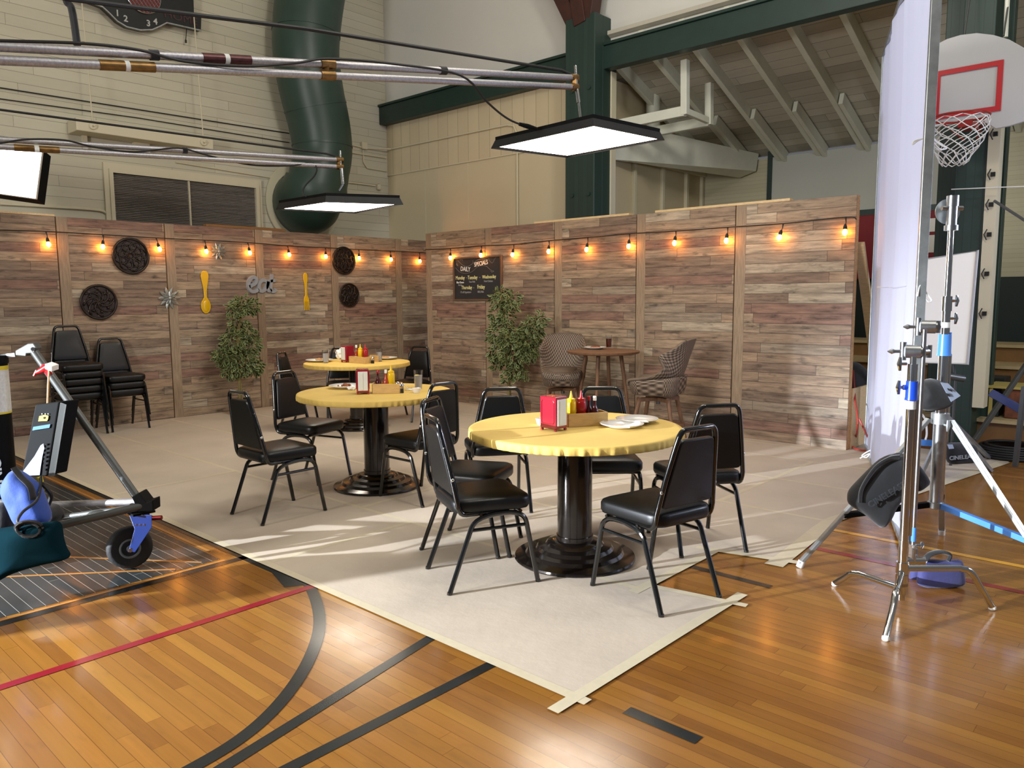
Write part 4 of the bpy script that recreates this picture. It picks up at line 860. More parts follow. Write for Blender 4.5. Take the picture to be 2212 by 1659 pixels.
# ================================================================ rattan swivel stools and bar table
def shell_mesh(t):
    prof = [(.27, .565, .205, .02, .0), (.255, .62, .225, .02, .0), (.12, .628, .25, .035, .0), (-.03, .62, .27, .085, .0), (-.16, .625, .285, .16, .03), (-.225, .67, .29, .19, .13), (-.265, .76, .285, .15, .18), (-.295, .86, .27, .08, .15), (-.33, .97, .25, .02, .09), (-.352, 1.045, .232, -.01, .06), (-.36, 1.07, .19, -.02, .04)]
    P5 = smoothline([(p[0], p[1], p[2]) for p in prof], 4); Q5 = smoothline([(p[3], p[4], 0) for p in prof], 4)
    bm = B(); uv = bm.loops.layers.uv.new('UVMap'); n = 22; rows = []
    for j, (p, q) in enumerate(zip(P5, Q5)):
        row = []
        for i in range(n + 1):
            s = i / n * 2 - 1; e = abs(s) ** 2.6
            row.append(bm.verts.new((p.z * s * (1 - .03 * e), p.x + q.y * e, p.y + q.x * e)))
        rows.append(row)
    m = len(rows)
    for j in range(m - 1):
        for i in range(n):
            f = bm.faces.new((rows[j][i], rows[j][i + 1], rows[j + 1][i + 1], rows[j + 1][i]))
            for l, (a, b) in zip(f.loops, ((i, j), (i + 1, j), (i + 1, j + 1), (i, j + 1))): l[uv].uv = (a / n, b / m)
    o = done('shell', bm, 'rattan', t, smooth='all', solid=.026); return o
def stool_proto():
    t = thing('rattan_stool', 'x', 'stool', (0, 0, 0), 0, 'grey rattan swivel stools'); shell_mesh(t)
    bm = B(); uv = bm.loops.layers.uv.new('UVMap'); ol = outline(.42, .50, -.235, .255, .11, 5); n = len(ol); zs_ = [.485, .495, .56, .62, .655]; ins = [.04, .01, -.02, -.03, -.035]; rings = []
    for z, s in zip(zs_, ins): rings.append([bm.verts.new((x * (1 - s * 3), y * (1 - s * 3), z + (0 if z < .6 else max(-.04, -y * .12)))) for x, y in ol])
    for j in range(len(rings) - 1):
        for i in range(n):
            f = bm.faces.new((rings[j][i], rings[j][(i + 1) % n], rings[j + 1][(i + 1) % n], rings[j + 1][i]))
            for l, (a, b) in zip(f.loops, ((i, j), (i + 1, j), (i + 1, j + 1), (i, j + 1))): l[uv].uv = (a / n * 2.4, b * .06)
    bm.faces.new(rings[0]); bm.faces.new(rings[-1]); done('seat_base', bm, 'rattan', t, smooth='all')
    bm = B(); tube(bm, [(0, 0, .38), (0, 0, .5)], .022, 12); bx2(bm, (-.09, -.09, .485), (.09, .09, .502)); done('swivel_post', bm, 'grey_black_metal', t)
    bm = B()
    for s in (-1, 1): beam(bm, (-s * .17, -.17, .435), (s * .17, .17, .435), .045, .04)
    done('cross_rail', bm, 'teak', t, bev=.004)
    for sx_ in (-1, 1):
        for sy_ in (-1, 1):
            bm = B(); tube(bm, [(sx_ * .15, sy_ * .15, .46), (sx_ * .235, sy_ * .235, 0)], [.024, .015], 10); done('leg', bm, 'teak', t, smooth=True)
    bm = B(); tube(bm, [(.255 * math.cos(a), .255 * math.sin(a), .17) for a in [i * PI / 18 for i in range(36)]], .011, 8, closed=True); done('foot_ring', bm, 'teak', t, smooth='all'); return t
st0 = stool_proto(); st0.location = (-5.56, 6.98, .005); st0.rotation_euler = (0, 0, math.radians(-55 - 90)); st0['label'] = 'grey rattan swivel stool left of the bar table, its seat turned to the camera'
dup(st0, (-4.24, 6.92, .005), math.radians(195 - 90), 'grey rattan swivel stool right of the bar table, seen from the side')
bt = thing('bar_table', 'small round wooden bar table with splayed legs between the rattan stools', 'table', (-5.03, 7.04, .005))
bm = B(); lathe(bm, [(0, .865), (.37, .865), (.40, .875), (.405, .895), (.395, .9), (0, .9)], 48); done('tabletop', bm, 'teak', bt, smooth=True)
for k in range(4):
    a = k * PI / 2 + .35; bm = B(); tube(bm, [(.2 * math.cos(a), .2 * math.sin(a), .87), (.33 * math.cos(a), .33 * math.sin(a), 0)], [.023, .014], 10); done('leg', bm, 'teak', bt, smooth=True)
bm = B(); a = .35
for a in (.35, .35 + PI / 2): beam(bm, (-.28 * math.cos(a), -.28 * math.sin(a), .30), (.28 * math.cos(a), .28 * math.sin(a), .30), .03, .025)
done('cross_stretcher', bm, 'teak', bt)
plate(G(1285, 754, .906), 'plate of dark food on the bar table', r=.13, food='food', seed=14); glass(G(1315, 751, .906), 'tumbler of iced tea on the bar table', 'iced_tea', h=.15)

# ================================================================ light panels on booms
def panel(label, quad, zb, hgt, org):
    q = [G(x, y, zb) for x, y in quad]; c = sum(q, Vector()) / 4; t = thing('film_light', label, 'film light', tuple(c), 0, 'suspended light panels')
    top = [(p - c) * .95 + Vector((0, 0, hgt)) for p in q]; bot = [p - c for p in q]
    bm = B(); A = [bm.verts.new(p) for p in bot]; D_ = [bm.verts.new(p) for p in top]
    for i in range(4): bm.faces.new((A[i], A[(i + 1) % 4], D_[(i + 1) % 4], D_[i]))
    done('skirt', bm, 'panel_skirt', t, solid=.006)
    bm = B(); E_ = [bm.verts.new(p * 1.0 + Vector((0, 0, .03))) for p in top]; D2 = [bm.verts.new(p) for p in top]; bm.faces.new(E_)
    for i in range(4): bm.faces.new((D2[i], D2[(i + 1) % 4], E_[(i + 1) % 4], E_[i]))
    done('housing', bm, 'black_plastic', t)
    n = 8; g = [[(bot[0].lerp(bot[1], .04 + .92 * i / n)).lerp(bot[3].lerp(bot[2], .04 + .92 * i / n), .04 + .92 * j / n) for i in range(n + 1)] for j in range(n + 1)]
    bm = B(); vv = [[bm.verts.new(p + Vector((0, 0, .012 - .03 * math.sin(PI * i / n) * math.sin(PI * j / n)))) for i, p in enumerate(r)] for j, r in enumerate(g)]
    for j in range(n):
        for i in range(n): bm.faces.new((vv[j][i], vv[j + 1][i], vv[j + 1][i + 1], vv[j][i + 1]))
    o = done('diffuser', bm, 'led_face', t, smooth='all')
    return t, c, top
p1, c1_, top1 = panel('nearer glowing light panel hung before the green post', [(1061, 321), (1283, 272), (1435, 303), (1224, 341)], 2.78, .065, None)
p2, c2_, top2 = panel('farther glowing light panel hung before the green duct', [(596, 453), (703, 437), (871, 442), (768, 461)], 2.5, .07, None)
DE1, DE2 = 6.35, 8.15
def boom(label, up, lo, d0, d1, couplers, hang, cable, bname):
    t = thing('pipe_boom', label, 'boom', tuple(PD(up[2], up[3], d1)), 0, 'twin pipe boom arms'); org = t.location.copy()
    for (x0, y0, x1, y1) in (up, lo):
        a, b = PD(x0, y0, d0), PD(x1, y1, d1); bm = B(); tube(bm, [a + (a - b) * .22 - org, b - org], .0243, 16); done('pipe', bm, 'alu_pipe', t, smooth=True)
    def on_(w, f): x0, y0, x1, y1 = w; return PD(x0, y0, d0).lerp(PD(x1, y1, d1), f) - org
    def fr_(w, x):   # fraction along pipe where pixel column is x
        lo_, hi_ = -.2, 1.02
        for _ in range(40):
            m_ = (lo_ + hi_) / 2; q = on_(w, m_) + org - Vector(CC); px = W / 2 + F * q.dot(Vector(CR)) / q.dot(Vector(CF))
            if px < x: lo_ = m_
            else: hi_ = m_
        return lo_
    for kind, x0, x1 in couplers:
        if kind in 'ul':
            w = up if kind == 'u' else lo; bm = B(); tube(bm, [on_(w, fr_(w, x0)), on_(w, fr_(w, x1))], .0275, 16); done('coupler', bm, 'maroon_plate' if kind == 'u' else 'brass', t, smooth=True)
            xm = (x0 + x1) / 2; bm = B(); tube(bm, [on_(w, fr_(w, xm - 5)), on_(w, fr_(w, xm + 5))], .0283, 16); done('label_band', bm, 'sticker', t, smooth=True)
        elif kind == 'c':
            for w in (up, lo):
                bm = B(); tube(bm, [on_(w, fr_(w, x0)), on_(w, fr_(w, x1))], .031, 16); tube(bm, [on_(w, fr_(w, (x0 + x1) / 2)), on_(w, fr_(w, (x0 + x1) / 2)) + Vector((.02, -.045, 0))], .009, 8); done('clamp', bm, 'brass', t, smooth=True)
            xm = (x0 + x1) / 2; bm = B(); beam(bm, on_(up, fr_(up, xm)), on_(lo, fr_(lo, xm)), .045, .03, (1, 1, 0)); done('clamp_link', bm, 'brass', t)
        elif kind == 's':
            bm = B(); tube(bm, [on_(up, fr_(up, x0)), on_(up, fr_(up, x1))], .029, 14); done('strap', bm, 'black_cloth', t, smooth=True)
    bm = B()
    for h0, h1, r in hang: tube(bm, [PD(*h0, d1) - org, PD(*h1, d1) - org], r, 10)
    done('hanger', bm, 'chrome', t, smooth=True)
    return t
boom('longer twin aluminium pipe boom crossing the upper left to the nearer light panel', (0, 101, 1240, 168), (0, 130, 1242, 188), 3.75, DE1, [('l', 214, 334), ('u', 437, 541), ('c', 692, 722), ('s', 323, 342), ('s', 950, 963), ('c', 1234, 1246)], [((1243, 142), (1246, 195), .012), ((1246, 193), (1250, 222), .016), ((1250, 220), (1254, 256), .010)], None, '')
boom('shorter twin aluminium pipe boom reaching the farther light panel before the green duct', (0, 301, 731, 345), (0, 317, 731, 360), 6.3, DE2, [('l', 30, 128), ('s', 394, 404), ('c', 726, 740)], [((735, 326), (736, 366), .012), ((738, 364), (741, 398), .017), ((741, 398), (733, 412), .01)], None, '')
def pdrun(name, pts, r, mat, label, cat, sm=6):
    P_ = [PD(*p) for p in pts]; P_ = smoothline(P_, sm) if sm else P_
    bm = B(); tube(bm, P_, r, 8); o = done(name, bm, mat, smooth=True); return tag(o, label, cat)
pdrun('tension_cable', [(-300, -90, 3.1), (150, -2, 3.9), (660, 62, 4.9), (1214, 152, 6.3), (1240, 164, 6.35)], .0125, 'cord_black', 'thick black stay cable above the nearer boom', 'cable', 0)
pdrun('tension_cable', [(-200, 210, 5.9), (0, 237, 6.3), (705, 332, 8.05), (724, 337, 8.1)], .010, 'cord_black', 'black stay cable above the farther boom', 'cable', 0)
pdrun('boom_strap', [(140, -60, 3.9), (143, 0, 3.95), (155, 20, 3.97), (167, 98, 4.0)], .018, 'black_cloth', 'black strap hanging down onto the nearer boom', 'strap')
pdrun('power_cable', [(-60, 85, 3.6), (0, 88, 3.7), (180, 94, 3.9), (300, 108, 4.1), (400, 133, 4.3), (530, 143, 4.5), (640, 136, 4.7), (710, 127, 4.85), (850, 138, 5.1), (995, 163, 5.5), (1052, 220, 5.8), (1090, 252, 5.95), (1122, 268, 6.05), (1160, 277, 6.15)], .008, 'cord_black', 'black power cable draped along the nearer boom to its panel', 'cable')
bm = B(); tube(bm, [PD(1122, 268, 6.05), PD(1140, 273, 6.1), PD(1158, 278, 6.15)], [.014, .02, .014], 10); o = done('cable_connector', bm, 'black_plastic', smooth=True); tag(o, 'black plug connector on the edge of the nearer light panel', 'connector')
pdrun('power_cable', [(-60, 312, 6.1), (0, 309, 6.2), (60, 301, 6.3), (140, 303, 6.5), (200, 317, 6.7), (290, 328, 6.9), (385, 320, 7.1), (450, 336, 7.3), (540, 356, 7.6), (625, 358, 7.8), (672, 352, 7.95), (684, 364, 7.98), (679, 380, 8.0), (662, 398, 8.0), (655, 410, 8.0), (655, 420, 8.0), (662, 424, 8.0)], .008, 'cord_black', 'black power cable looping down from the farther boom to its panel', 'cable')
# left panel seen face on
t = thing('film_light', 'blown-out light panel at the left edge above the flats', 'film light', tuple(PD(30, 375, 8.1)), 0, 'suspended light panels'); org = t.location.copy()
Q = [PD(-75, 322, 8.35), PD(94, 325, 8.05), PD(80, 431, 7.85), PD(-85, 408, 8.15)]; nq = (Q[1] - Q[0]).cross(Q[3] - Q[0]).normalized()
if nq.dot(Vector(CF)) > 0: nq = -nq
bm = B(); bm.faces.new([bm.verts.new(q - org + nq * .02) for q in Q]); done('diffuser', bm, 'led_face_side', t)
bm = B(); slab(bm, [q - org for q in Q], .1, -nq); done('housing', bm, 'black_plastic', t)
bm = B(); cq = sum(Q, Vector()) / 4; O2 = [cq + (q - cq) * 1.07 - nq * .0 for q in Q]
for i in range(4): bm.faces.new([bm.verts.new(p - org) for p in (Q[i], Q[(i + 1) % 4], O2[(i + 1) % 4] + nq * .05, O2[i] + nq * .05)])
done('skirt', bm, 'sticker', t, solid=.005)

# ================================================================ cloth diffusion frame
FB, NB = Vector((-2.455, 7.879, .03)), Vector((-1.213, 4.684, .03)); FT, NTp = FB + Vector((0, 0, 3.70)), NB + Vector((0, 0, 3.70))
t = thing('diffusion_frame', 'tall white cloth diffusion frame on galvanised pipe at the right', 'diffusion frame', tuple(NB)); dirn = (FB - NB).normalized(); side_n = dirn.cross(Vector((0, 0, 1)))
bm = B(); n, m = 40, 30; vv = []
for j in range(m + 1):
    row = []
    for i in range(n + 1):
        u, v_ = i / n, j / m; p = NB.lerp(FB, .008 + u * .985) + Vector((0, 0, 3.68 * v_))
        d = .02 * math.sin(u * 23 + 1.5 * v_) * math.sin(PI * u) + .035 * math.sin(PI * u) * math.sin(PI * v_) + .008 * math.sin(u * 60)
        row.append(bm.verts.new(p - NB + side_n * d))
    vv.append(row)
for j in range(m):
    for i in range(n): bm.faces.new((vv[j][i], vv[j][i + 1], vv[j + 1][i + 1], vv[j + 1][i]))
done('cloth', bm, 'diffusion_cloth', t, smooth='all')
for a, b, nm in ((NB - side_n * .0, NTp, 'near_pipe'), (FB, FT, 'far_pipe'), (NTp, FT, 'top_pipe'), (NB, FB, 'bottom_pipe')):
    bm = B(); off = -dirn * .03 if nm == 'near_pipe' else Vector(); beam(bm, a - NB + off, b - NB + off, .05 if nm == 'near_pipe' else .032, .05 if nm == 'near_pipe' else .032, dirn if nm in ('near_pipe', 'far_pipe') else (0, 0, 1)); done(nm.replace('near_', '').replace('far_', '').replace('top_', '').replace('bottom_', ''), bm, 'galv', t, bev=.004)
def rope(pts, r=.004, par=t, nm='tie_rope', mat='rope'):
    bm = B(); o0 = par.location; tube(bm, smoothline([Vector(p) - o0 for p in pts], 5), r, 6); return done(nm, bm, mat, par, smooth=True)
dn = 4.2
rope([PD(*p) for p in ((1985, 582, dn), (1987, 600, dn), (1992, 610, dn), (1986, 620, dn), (1982, 640, dn))]); rope([PD(*p) for p in ((1990, 612, dn), (2000, 630, dn), (2012, 648, dn), (2006, 652, dn), (1996, 640, dn), (1992, 618, dn))])
rope([PD(*p) for p in ((1992, 300, dn), (1975, 305, dn), (1972, 312, dn), (1985, 303, dn), (2008, 297, dn), (2030, 312, dn + .1), (2045, 320, dn + .2), (2030, 322, dn + .1), (2015, 305, dn))])
rope([PD(*p) for p in ((1895, 620, 6.9), (1940, 620, 5.9), (1980, 614, 4.9))], .003)
rope([PD(*p) for p in ((1882, 972, 7.0), (1870, 978, 7.0), (1862, 985, 7.0), (1872, 988, 7.0), (1878, 980, 7.0), (1858, 990, 7.0))], .006)
rope([PD(*p) for p in ((1982, 885, 4.9), (1998, 905, 4.9), (2002, 935, 4.9), (1999, 950, 4.9))], .006)

# ================================================================ stands at the right
def zat(X, Y, y):
    d0 = np.array([X, Y, -HC]); k = (H / 2 - y) / F
    return -(CU @ d0 - k * (CF @ d0)) / (CU[2] - k * CF[2])
def wing(bm, p, s=.035, ax=(1, 0, 0)):
    p = Vector(p); a = Vector(ax).normalized(); tube(bm, [p, p + a * .03], .007, 8); u = Vector((0, 0, 1))
    tube(bm, [p + a * .03 - u * s, p + a * .034, p + a * .03 + u * s], [.006, .011, .006], 8)
RV, FV = Vector(CR), Vector((CF[0], CF[1], 0)).normalized()
def pillow(bm, pts, nrm, th, mi=0):
    pts = [Vector(p) for p in pts]; P_ = []; n0 = len(pts)
    for i in range(n0): P_ += [pts[i], pts[i].lerp(pts[(i + 1) % n0], .5)]
    c = sum(P_, Vector()) / len(P_); n = len(P_); nrm = Vector(nrm).normalized(); rings = []
    ks = [(.0, -1), (.5, -1), (.82, -.86), (.96, -.45), (1.0, 0), (.96, .45), (.82, .86), (.5, 1), (.0, 1)]
    for k, z in ks:
        if k == 0: rings.append([bm.verts.new(c + nrm * th * z / 2)]); continue
        rings.append([bm.verts.new(c + (p - c) * k + nrm * th * z / 2 * (1 + .05 * math.sin(i * 1.1))) for i, p in enumerate(P_)])
    for A, C_ in zip(rings, rings[1:]):
        for i in range(n):
            j = (i + 1) % n
            if len(A) == 1: f = bm.faces.new((A[0], C_[j], C_[i]))
            elif len(C_) == 1: f = bm.faces.new((A[i], A[j], C_[0]))
            else: f = bm.faces.new((A[i], A[j], C_[j], C_[i]))
            f.material_index = mi
def griphead(t, o0, x, y, d, x1, label=None):
    c = PD(x, y, d) - o0; bm = B(); tube(bm, [c - Vector((0, 0, .042)), c + Vector((0, 0, .045))], .015, 12)
    tube(bm, [c + RV * .012, c + RV * .07 - FV * .03], .032, 24); tube(bm, [c + RV * .07 - FV * .03, c + RV * .076 - FV * .033], .024, 20); e = c + RV * .07 - FV * .03
    tube(bm, [e + RV * .005, c + RV * (x1 - x) * d / F * .95], .019, 14); q = c + RV * (x1 - x) * d / F; tube(bm, [q - Vector((0, 0, .03)), q + Vector((0, 0, .03))], .017, 12)
    tube(bm, [c, c - RV * .04, c - RV * .055, c - RV * .075], [.008, .008, .013, .003], 10); return done('grip_head', bm, 'steel', t, smooth=True)
# C-stand
cx, cy = -1.02, 3.89; t = thing('c_stand', 'chrome stand nearest the camera with blue collar and bent tubular legs', 'stand', (cx, cy, 0)); o0 = t.location
ztop = zat(cx, cy, 775); zc0, zc1 = zat(cx, cy, 863), zat(cx, cy, 823); zc2 = zat(cx, cy, 786)
bm = B(); tube(bm, [(0, 0, .045), (0, 0, zc0)], .0195, 20); tube(bm, [(0, 0, .05), (0, 0, .34)], .0215, 20); done('column', bm, 'chrome', t, smooth=True)
bm = B(); tube(bm, [(.02, .02, .36), (.02, .02, zc0)], .0085, 10); done('side_rod', bm, 'chrome', t, smooth=True)
bm = B(); tube(bm, [(0, 0, zc0 - .002), (0, 0, zc0 + .012), (0, 0, zc1)], [.029, .026, .025], 20); tube(bm, [-RV * .02 + Vector((0, 0, zc1 - .03)), -RV * .04 + Vector((0, 0, zc1 - .03))], .012, 10); done('collar', bm, 'blue_paint', t, smooth=True)
bm = B(); tube(bm, [(0, 0, zc1), (0, 0, zc2)], .022, 20); tube(bm, [(0, 0, zc2), (0, 0, ztop + .01)], .014, 16); done('upper_column', bm, 'chrome', t, smooth=True)
bm = B(); tube(bm, [(0, 0, zc0 - .045), (0, 0, zc0 - .006)], .0202, 20); done('label_band', bm, 'sticker', t, smooth=True)
bm = B()
for z in (zc1 - .03, zc2 + .0): wing(bm, -RV * .03 + Vector((0, 0, z)), .032, -RV)
done('wing_knob', bm, 'chrome', t, smooth=True)
griphead(t, o0, 1951, 759, (o0 - Vector(CC)).dot(Vector(CF)) + .0, 2005)
for (fx, fy), hz in (((-.963, 3.475), .14), ((-1.362, 3.979), .10), ((-.687, 4.161), .20)):
    d = Vector((fx - cx, fy - cy, 0)); L_ = d.length; d.normalize()
    bm = B(); q = [Vector((0, 0, hz)), d * L_ * .62 + Vector((0, 0, hz + .005))] if hz != .14 else [Vector((0, 0, hz + .05)), d * L_ * .35 + Vector((0, 0, hz - .0))]
    kk = .62 if hz != .14 else .35
    q += arc(d * L_ * (kk + .03) + Vector((0, 0, hz)), d * L_ * (kk + .2) + Vector((0, 0, hz * .68)), d * L_ * (kk + .13) + Vector((0, 0, hz + .002)), 5) + [d * L_ + Vector((0, 0, .012))]
    tube(bm, q, .0155, 14); done('leg', bm, 'chrome', t, smooth=True)
    bm = B(); lathe(bm, [(.014, .0), (.017, .004), (.016, .016), (.013, .02)], 14, o=d * L_); done('foot_cap', bm, 'cream_white', t, smooth=True)
    bm = B(); tube(bm, [(0, 0, hz - .025), (0, 0, hz + .03)], .028, 16); done('leg_collar', bm, 'chrome', t, smooth=True)
# second slim upright clamped to the base
rx = G(1966, 1296); t = thing('grip_arm', 'slim steel rod standing beside the chrome stand with a clamp head on top', 'grip arm', (rx.x, rx.y, 0)); o0 = t.location; dd = (o0 - Vector(CC)).dot(Vector(CF))
bm = B(); tube(bm, [(0, 0, .235), (0, 0, zat(rx.x, rx.y, 712))], .0105, 14); done('rod', bm, 'steel', t, smooth=True)
bm = B(); tube(bm, [(0, 0, .30), (0, 0, .37)], .0115, 14); done('blue_tape_band', bm, 'light_blue_paint', t, smooth=True)
bm = B(); bx(bm, (0, 0, .24), (.035, .03, .09)); wing(bm, RV * .01 + Vector((0, 0, .28)), .018, RV); wing(bm, RV * .03 + Vector((0, 0, .2)), .02, RV); tube(bm, [RV * -.03 + Vector((0, 0, .2)), RV * .06 + Vector((0, 0, .2))], .02, 14); done('base_clamp', bm, 'chrome', t, bev=.003)
griphead(t, o0, 1984, 706, dd + .02, 2024)
# large combo stand
cx2, cy2 = -1.054, 4.587; t = thing('combo_stand', 'large steel stand with three flat legs and a blue collar', 'stand', (cx2, cy2, 0)); o0 = t.location
Z = lambda y: zat(cx2, cy2, y)
bm = B(); tube(bm, [(0, 0, Z(1095)), (0, 0, Z(905))], .032, 24); done('column', bm, 'steel', t, smooth=True)
bm = B(); tube(bm, [(0, 0, Z(905)), (0, 0, Z(765))], .026, 24); tube(bm, [RV * .033 + Vector((0, 0, Z(1090))), RV * .033 + Vector((0, 0, Z(765)))], .009, 10); done('middle_column', bm, 'chrome', t, smooth=True)
bm = B(); tube(bm, [(0, 0, Z(768)), (0, 0, Z(760)), (0, 0, Z(722))], [.036, .033, .031], 24); tube(bm, [RV * .02 + Vector((0, 0, Z(768))), RV * .02 + Vector((0, 0, Z(718)))], .014, 12); done('collar', bm, 'light_blue_paint', t, smooth=True)
bm = B(); tube(bm, [(0, 0, Z(722)), (0, 0, Z(672))], .021, 20); tube(bm, [(0, 0, Z(672)), (0, 0, Z(640))], .025, 20); tube(bm, [(0, 0, Z(640)), (0, 0, Z(498))], .0155, 20); wing(bm, RV * .02 + Vector((0, 0, Z(650))), .03, RV); wing(bm, RV * .02 + Vector((0, 0, Z(688))), .03, RV); done('upper_column', bm, 'chrome', t, smooth=True)
bm = B(); tube(bm, [(0, 0, Z(498)), (0, 0, Z(487))], .034, 24); tube(bm, [(0, 0, Z(487)), (0, 0, Z(443))], .026, 24); tube(bm, [(0, 0, Z(446)), (0, 0, Z(423))], .03, 24); tube(bm, [Vector((0, 0, Z(450))) - RV * .055, Vector((0, 0, Z(450))) + RV * .055], .012, 10); done('receiver', bm, 'steel', t, smooth=True)
bm = B(); q = Vector((0, 0, Z(455))) + FV * .04; tube(bm, [q, q + FV * .006], .065, 28); done('disc_knob', bm, 'galv', t)
bm = B(); tube(bm, [(0, 0, Z(708)), (0, 0, Z(696))], .0225, 16); done('label_band', bm, 'sticker', t, smooth=True)
bm = B(); tube(bm, [(0, 0, Z(915)), (0, 0, Z(892))], .045, 20); wing(bm, -FV * .045 + Vector((0, 0, Z(915))), .03, -FV); done('hub', bm, 'galv', t, smooth=True)
bm = B(); tube(bm, [(0, 0, Z(1096)), (0, 0, Z(1084))], .04, 20); done('lower_hub', bm, 'galv', t, smooth=True)
zh = Z(905); zb_ = Z(1090)
for (fx, fy), bl_, mt in (((-1.608, 4.131), False, 'black_plastic'), ((-1.172, 5.294), False, 'black_plastic'), ((-.383, 4.335), True, 'light_blue_paint')):
    d = Vector((fx - cx2, fy - cy2, 0)); a = d.normalized() * .06 + Vector((0, 0, zh)); b = d + Vector((0, 0, .02)); bm = B(); beam(bm, a, b, .034, .022); done('leg', bm, 'galv', t, bev=.004)
    bm = B(); tube(bm, [b - (b - a).normalized() * .02, d + Vector((0, 0, 0))], .02, 12); done('foot_cap', bm, 'cream_white', t, smooth=True)
    mid = a.lerp(b, .66); bm = B(); beam(bm, d.normalized() * .04 + Vector((0, 0, zb_)), mid, .034, .03); done('brace', bm, mt, t, bev=.003)
# bags
def bag(name, label, cat, pts, d, th, mat, handle=None, extra=None, grp=None):
    P_ = [PD(x, y, d) for x, y in pts]; c = sum(P_, Vector()) / len(P_); t = thing(name, label, cat, tuple(c), 0, grp)
    bm = B(); pillow(bm, [p - c for p in P_], -FV, th); done('bag_body', bm, mat, t, smooth='all', sub=1)
    if extra:
        for ex, dd_, th2, m2 in extra: bm = B(); pillow(bm, [PD(x, y, dd_) - c for x, y in ex], -FV, th2); done('bag_lobe', bm, m2, t, smooth='all', sub=1)
    if handle: bm = B(); tube(bm, smoothline([PD(x, y, d - th * .45) - c for x, y in handle], 5), .009, 8, flat=2.2); done('handle', bm, 'black_cloth', t, smooth=True)
    return t, c
def lettering(t, c, s, x0, y0, x1, y1, d, size, mat):
    a, b = PD(x0, y0, d), PD(x1, y1, d); u = (b - a).normalized(); n = -FV; v_ = n.cross(u).normalized(); n = u.cross(v_)
    me = text_mesh(s, size, .0015, 0, .001); me.materials.clear(); me.materials.append(MATS[mat]); o = bpy.data.objects.new('lettering', me); COL.objects.link(o); o.parent = t; m3 = Matrix((u, v_, n)).transposed(); p = (a + b) / 2 - c
    o.matrix_local = Matrix.Translation(p) @ m3.to_4x4()
t, c = bag('sandbag', 'large black sandbag slung over the left leg of the big stand', 'sandbag', [(1950, 972), (1905, 988), (1862, 1030), (1832, 1062), (1830, 1090), (1868, 1112), (1903, 1144), (1920, 1125), (1934, 1095), (1958, 1062), (1966, 1010)], 3.98, .13, 'black_cloth', [(1858, 1085), (1862, 1055), (1890, 1012), (1920, 992), (1942, 988)], [([(1950, 972), (1972, 988), (2012, 1042), (1985, 1062), (1958, 1062)], 4.12, .10, 'black_cloth')])
lettering(t, c, 'CINELEASE', 1885, 1088, 1948, 1050, 3.90, .045, 'logo_faint')
bag('sandbag', 'violet sandbag with black handle hanging on the chrome stand leg', 'sandbag', [(1982, 1210), (2010, 1207), (2045, 1210), (2080, 1207), (2084, 1240), (2087, 1264), (2050, 1271), (2000, 1270), (1978, 1262), (1984, 1238)], 3.97, .06, 'violet_cloth', [(1996, 1212), (2008, 1198), (2030, 1192), (2052, 1198), (2048, 1212)], [([(1968, 1226), (1984, 1214), (2060, 1214), (2062, 1278), (1985, 1270), (1961, 1262)], 4.10, .06, 'violet_cloth')])
t, c = bag('draped_bag', 'black cloth bag with a white tag tied round the big stand', 'bag', [(1984, 826), (2012, 815), (2045, 828), (2056, 850), (2058, 874), (2035, 885), (2012, 888), (1990, 886), (1982, 868), (1990, 850)], 4.0, .11, 'black_cloth')
bm = B(); q = [PD(x, y, 3.9) - c for x, y in ((2032, 826), (2048, 828), (2075, 855), (2055, 868))]; slab(bm, q, .003); done('tag_card', bm, 'tag_white', t)
bm = B(); q = [PD(x, y, 3.893) - c for x, y in ((2044, 849), (2050, 851), (2053, 857), (2047, 856))]; slab(bm, q, .002); q = [PD(x, y, 3.893) - c for x, y in ((2046, 838), (2056, 842), (2058, 847), (2048, 843))]; slab(bm, q, .001); done('tag_print', bm, 'print_dark', t)
# far stand, bag, board
gs = G(2078, 1003); t, c = bag('sandbag', 'black sandbag lettered in grey on the floor behind the big stand', 'sandbag', [(2042, 958), (2075, 955), (2110, 960), (2108, 1000), (2080, 1001), (2046, 1004)], 6.25, .14, 'black_cloth'); lettering(t, c, 'CINELEASE', 2056, 990, 2104, 986, 6.17, .045, 'logo_grey')
bm = B(); slab(bm, [PD(x, y, 6.16) - c for x, y in ((2046, 960), (2058, 960), (2061, 969), (2050, 970))], .002); done('tag_card', bm, 'tag_white', t)
fa, fb, fc = G(2137, 992), G(2141, 1020), G(1990, 1030); ce = (fa + fb + fc) / 3; t = thing('light_stand', 'pale metal stand legs behind the big stand, one blue crossbar', 'stand', tuple(ce)); hub = PD(2046, 900, 6.3) - ce
for f_ in (fa, fb, fc): bm = B(); beam(bm, hub, f_ - ce + Vector((0, 0, .01)), .035, .025); done('leg', bm, 'galv', t, bev=.003)
bm = B(); tube(bm, [hub - Vector((0, 0, .3)), hub + Vector((0, 0, .1))], .02, 12); done('column', bm, 'steel', t, smooth=True)
bm = B(); beam(bm, PD(1978, 955, 6.4) - ce, PD(2012, 957, 6.4) - ce, .03, .05); done('crossbar', bm, 'light_blue_paint', t)
fa = G(2193, 1010); ce = fa; t = thing('crank_stand', 'dark steel stand with blue brace cut off by the right frame edge', 'stand', tuple(ce))
for a, b in (((2222, 780, 6.9), (2106, 950, 7.0)), ((2213, 835, 6.4), (2193, 1008, 6.5)), ((2222, 780, 6.9), (2330, 1000, 6.2))): bm = B(); beam(bm, PD(*a) - ce, PD(*b) - ce, .045, .035); done('leg', bm, 'grey_black_metal', t, bev=.004)
bm = B(); beam(bm, PD(2140, 848, 6.7) - ce, PD(2218, 892, 6.5) - ce, .05, .06); done('brace', bm, 'dark_blue_paint', t, bev=.004)
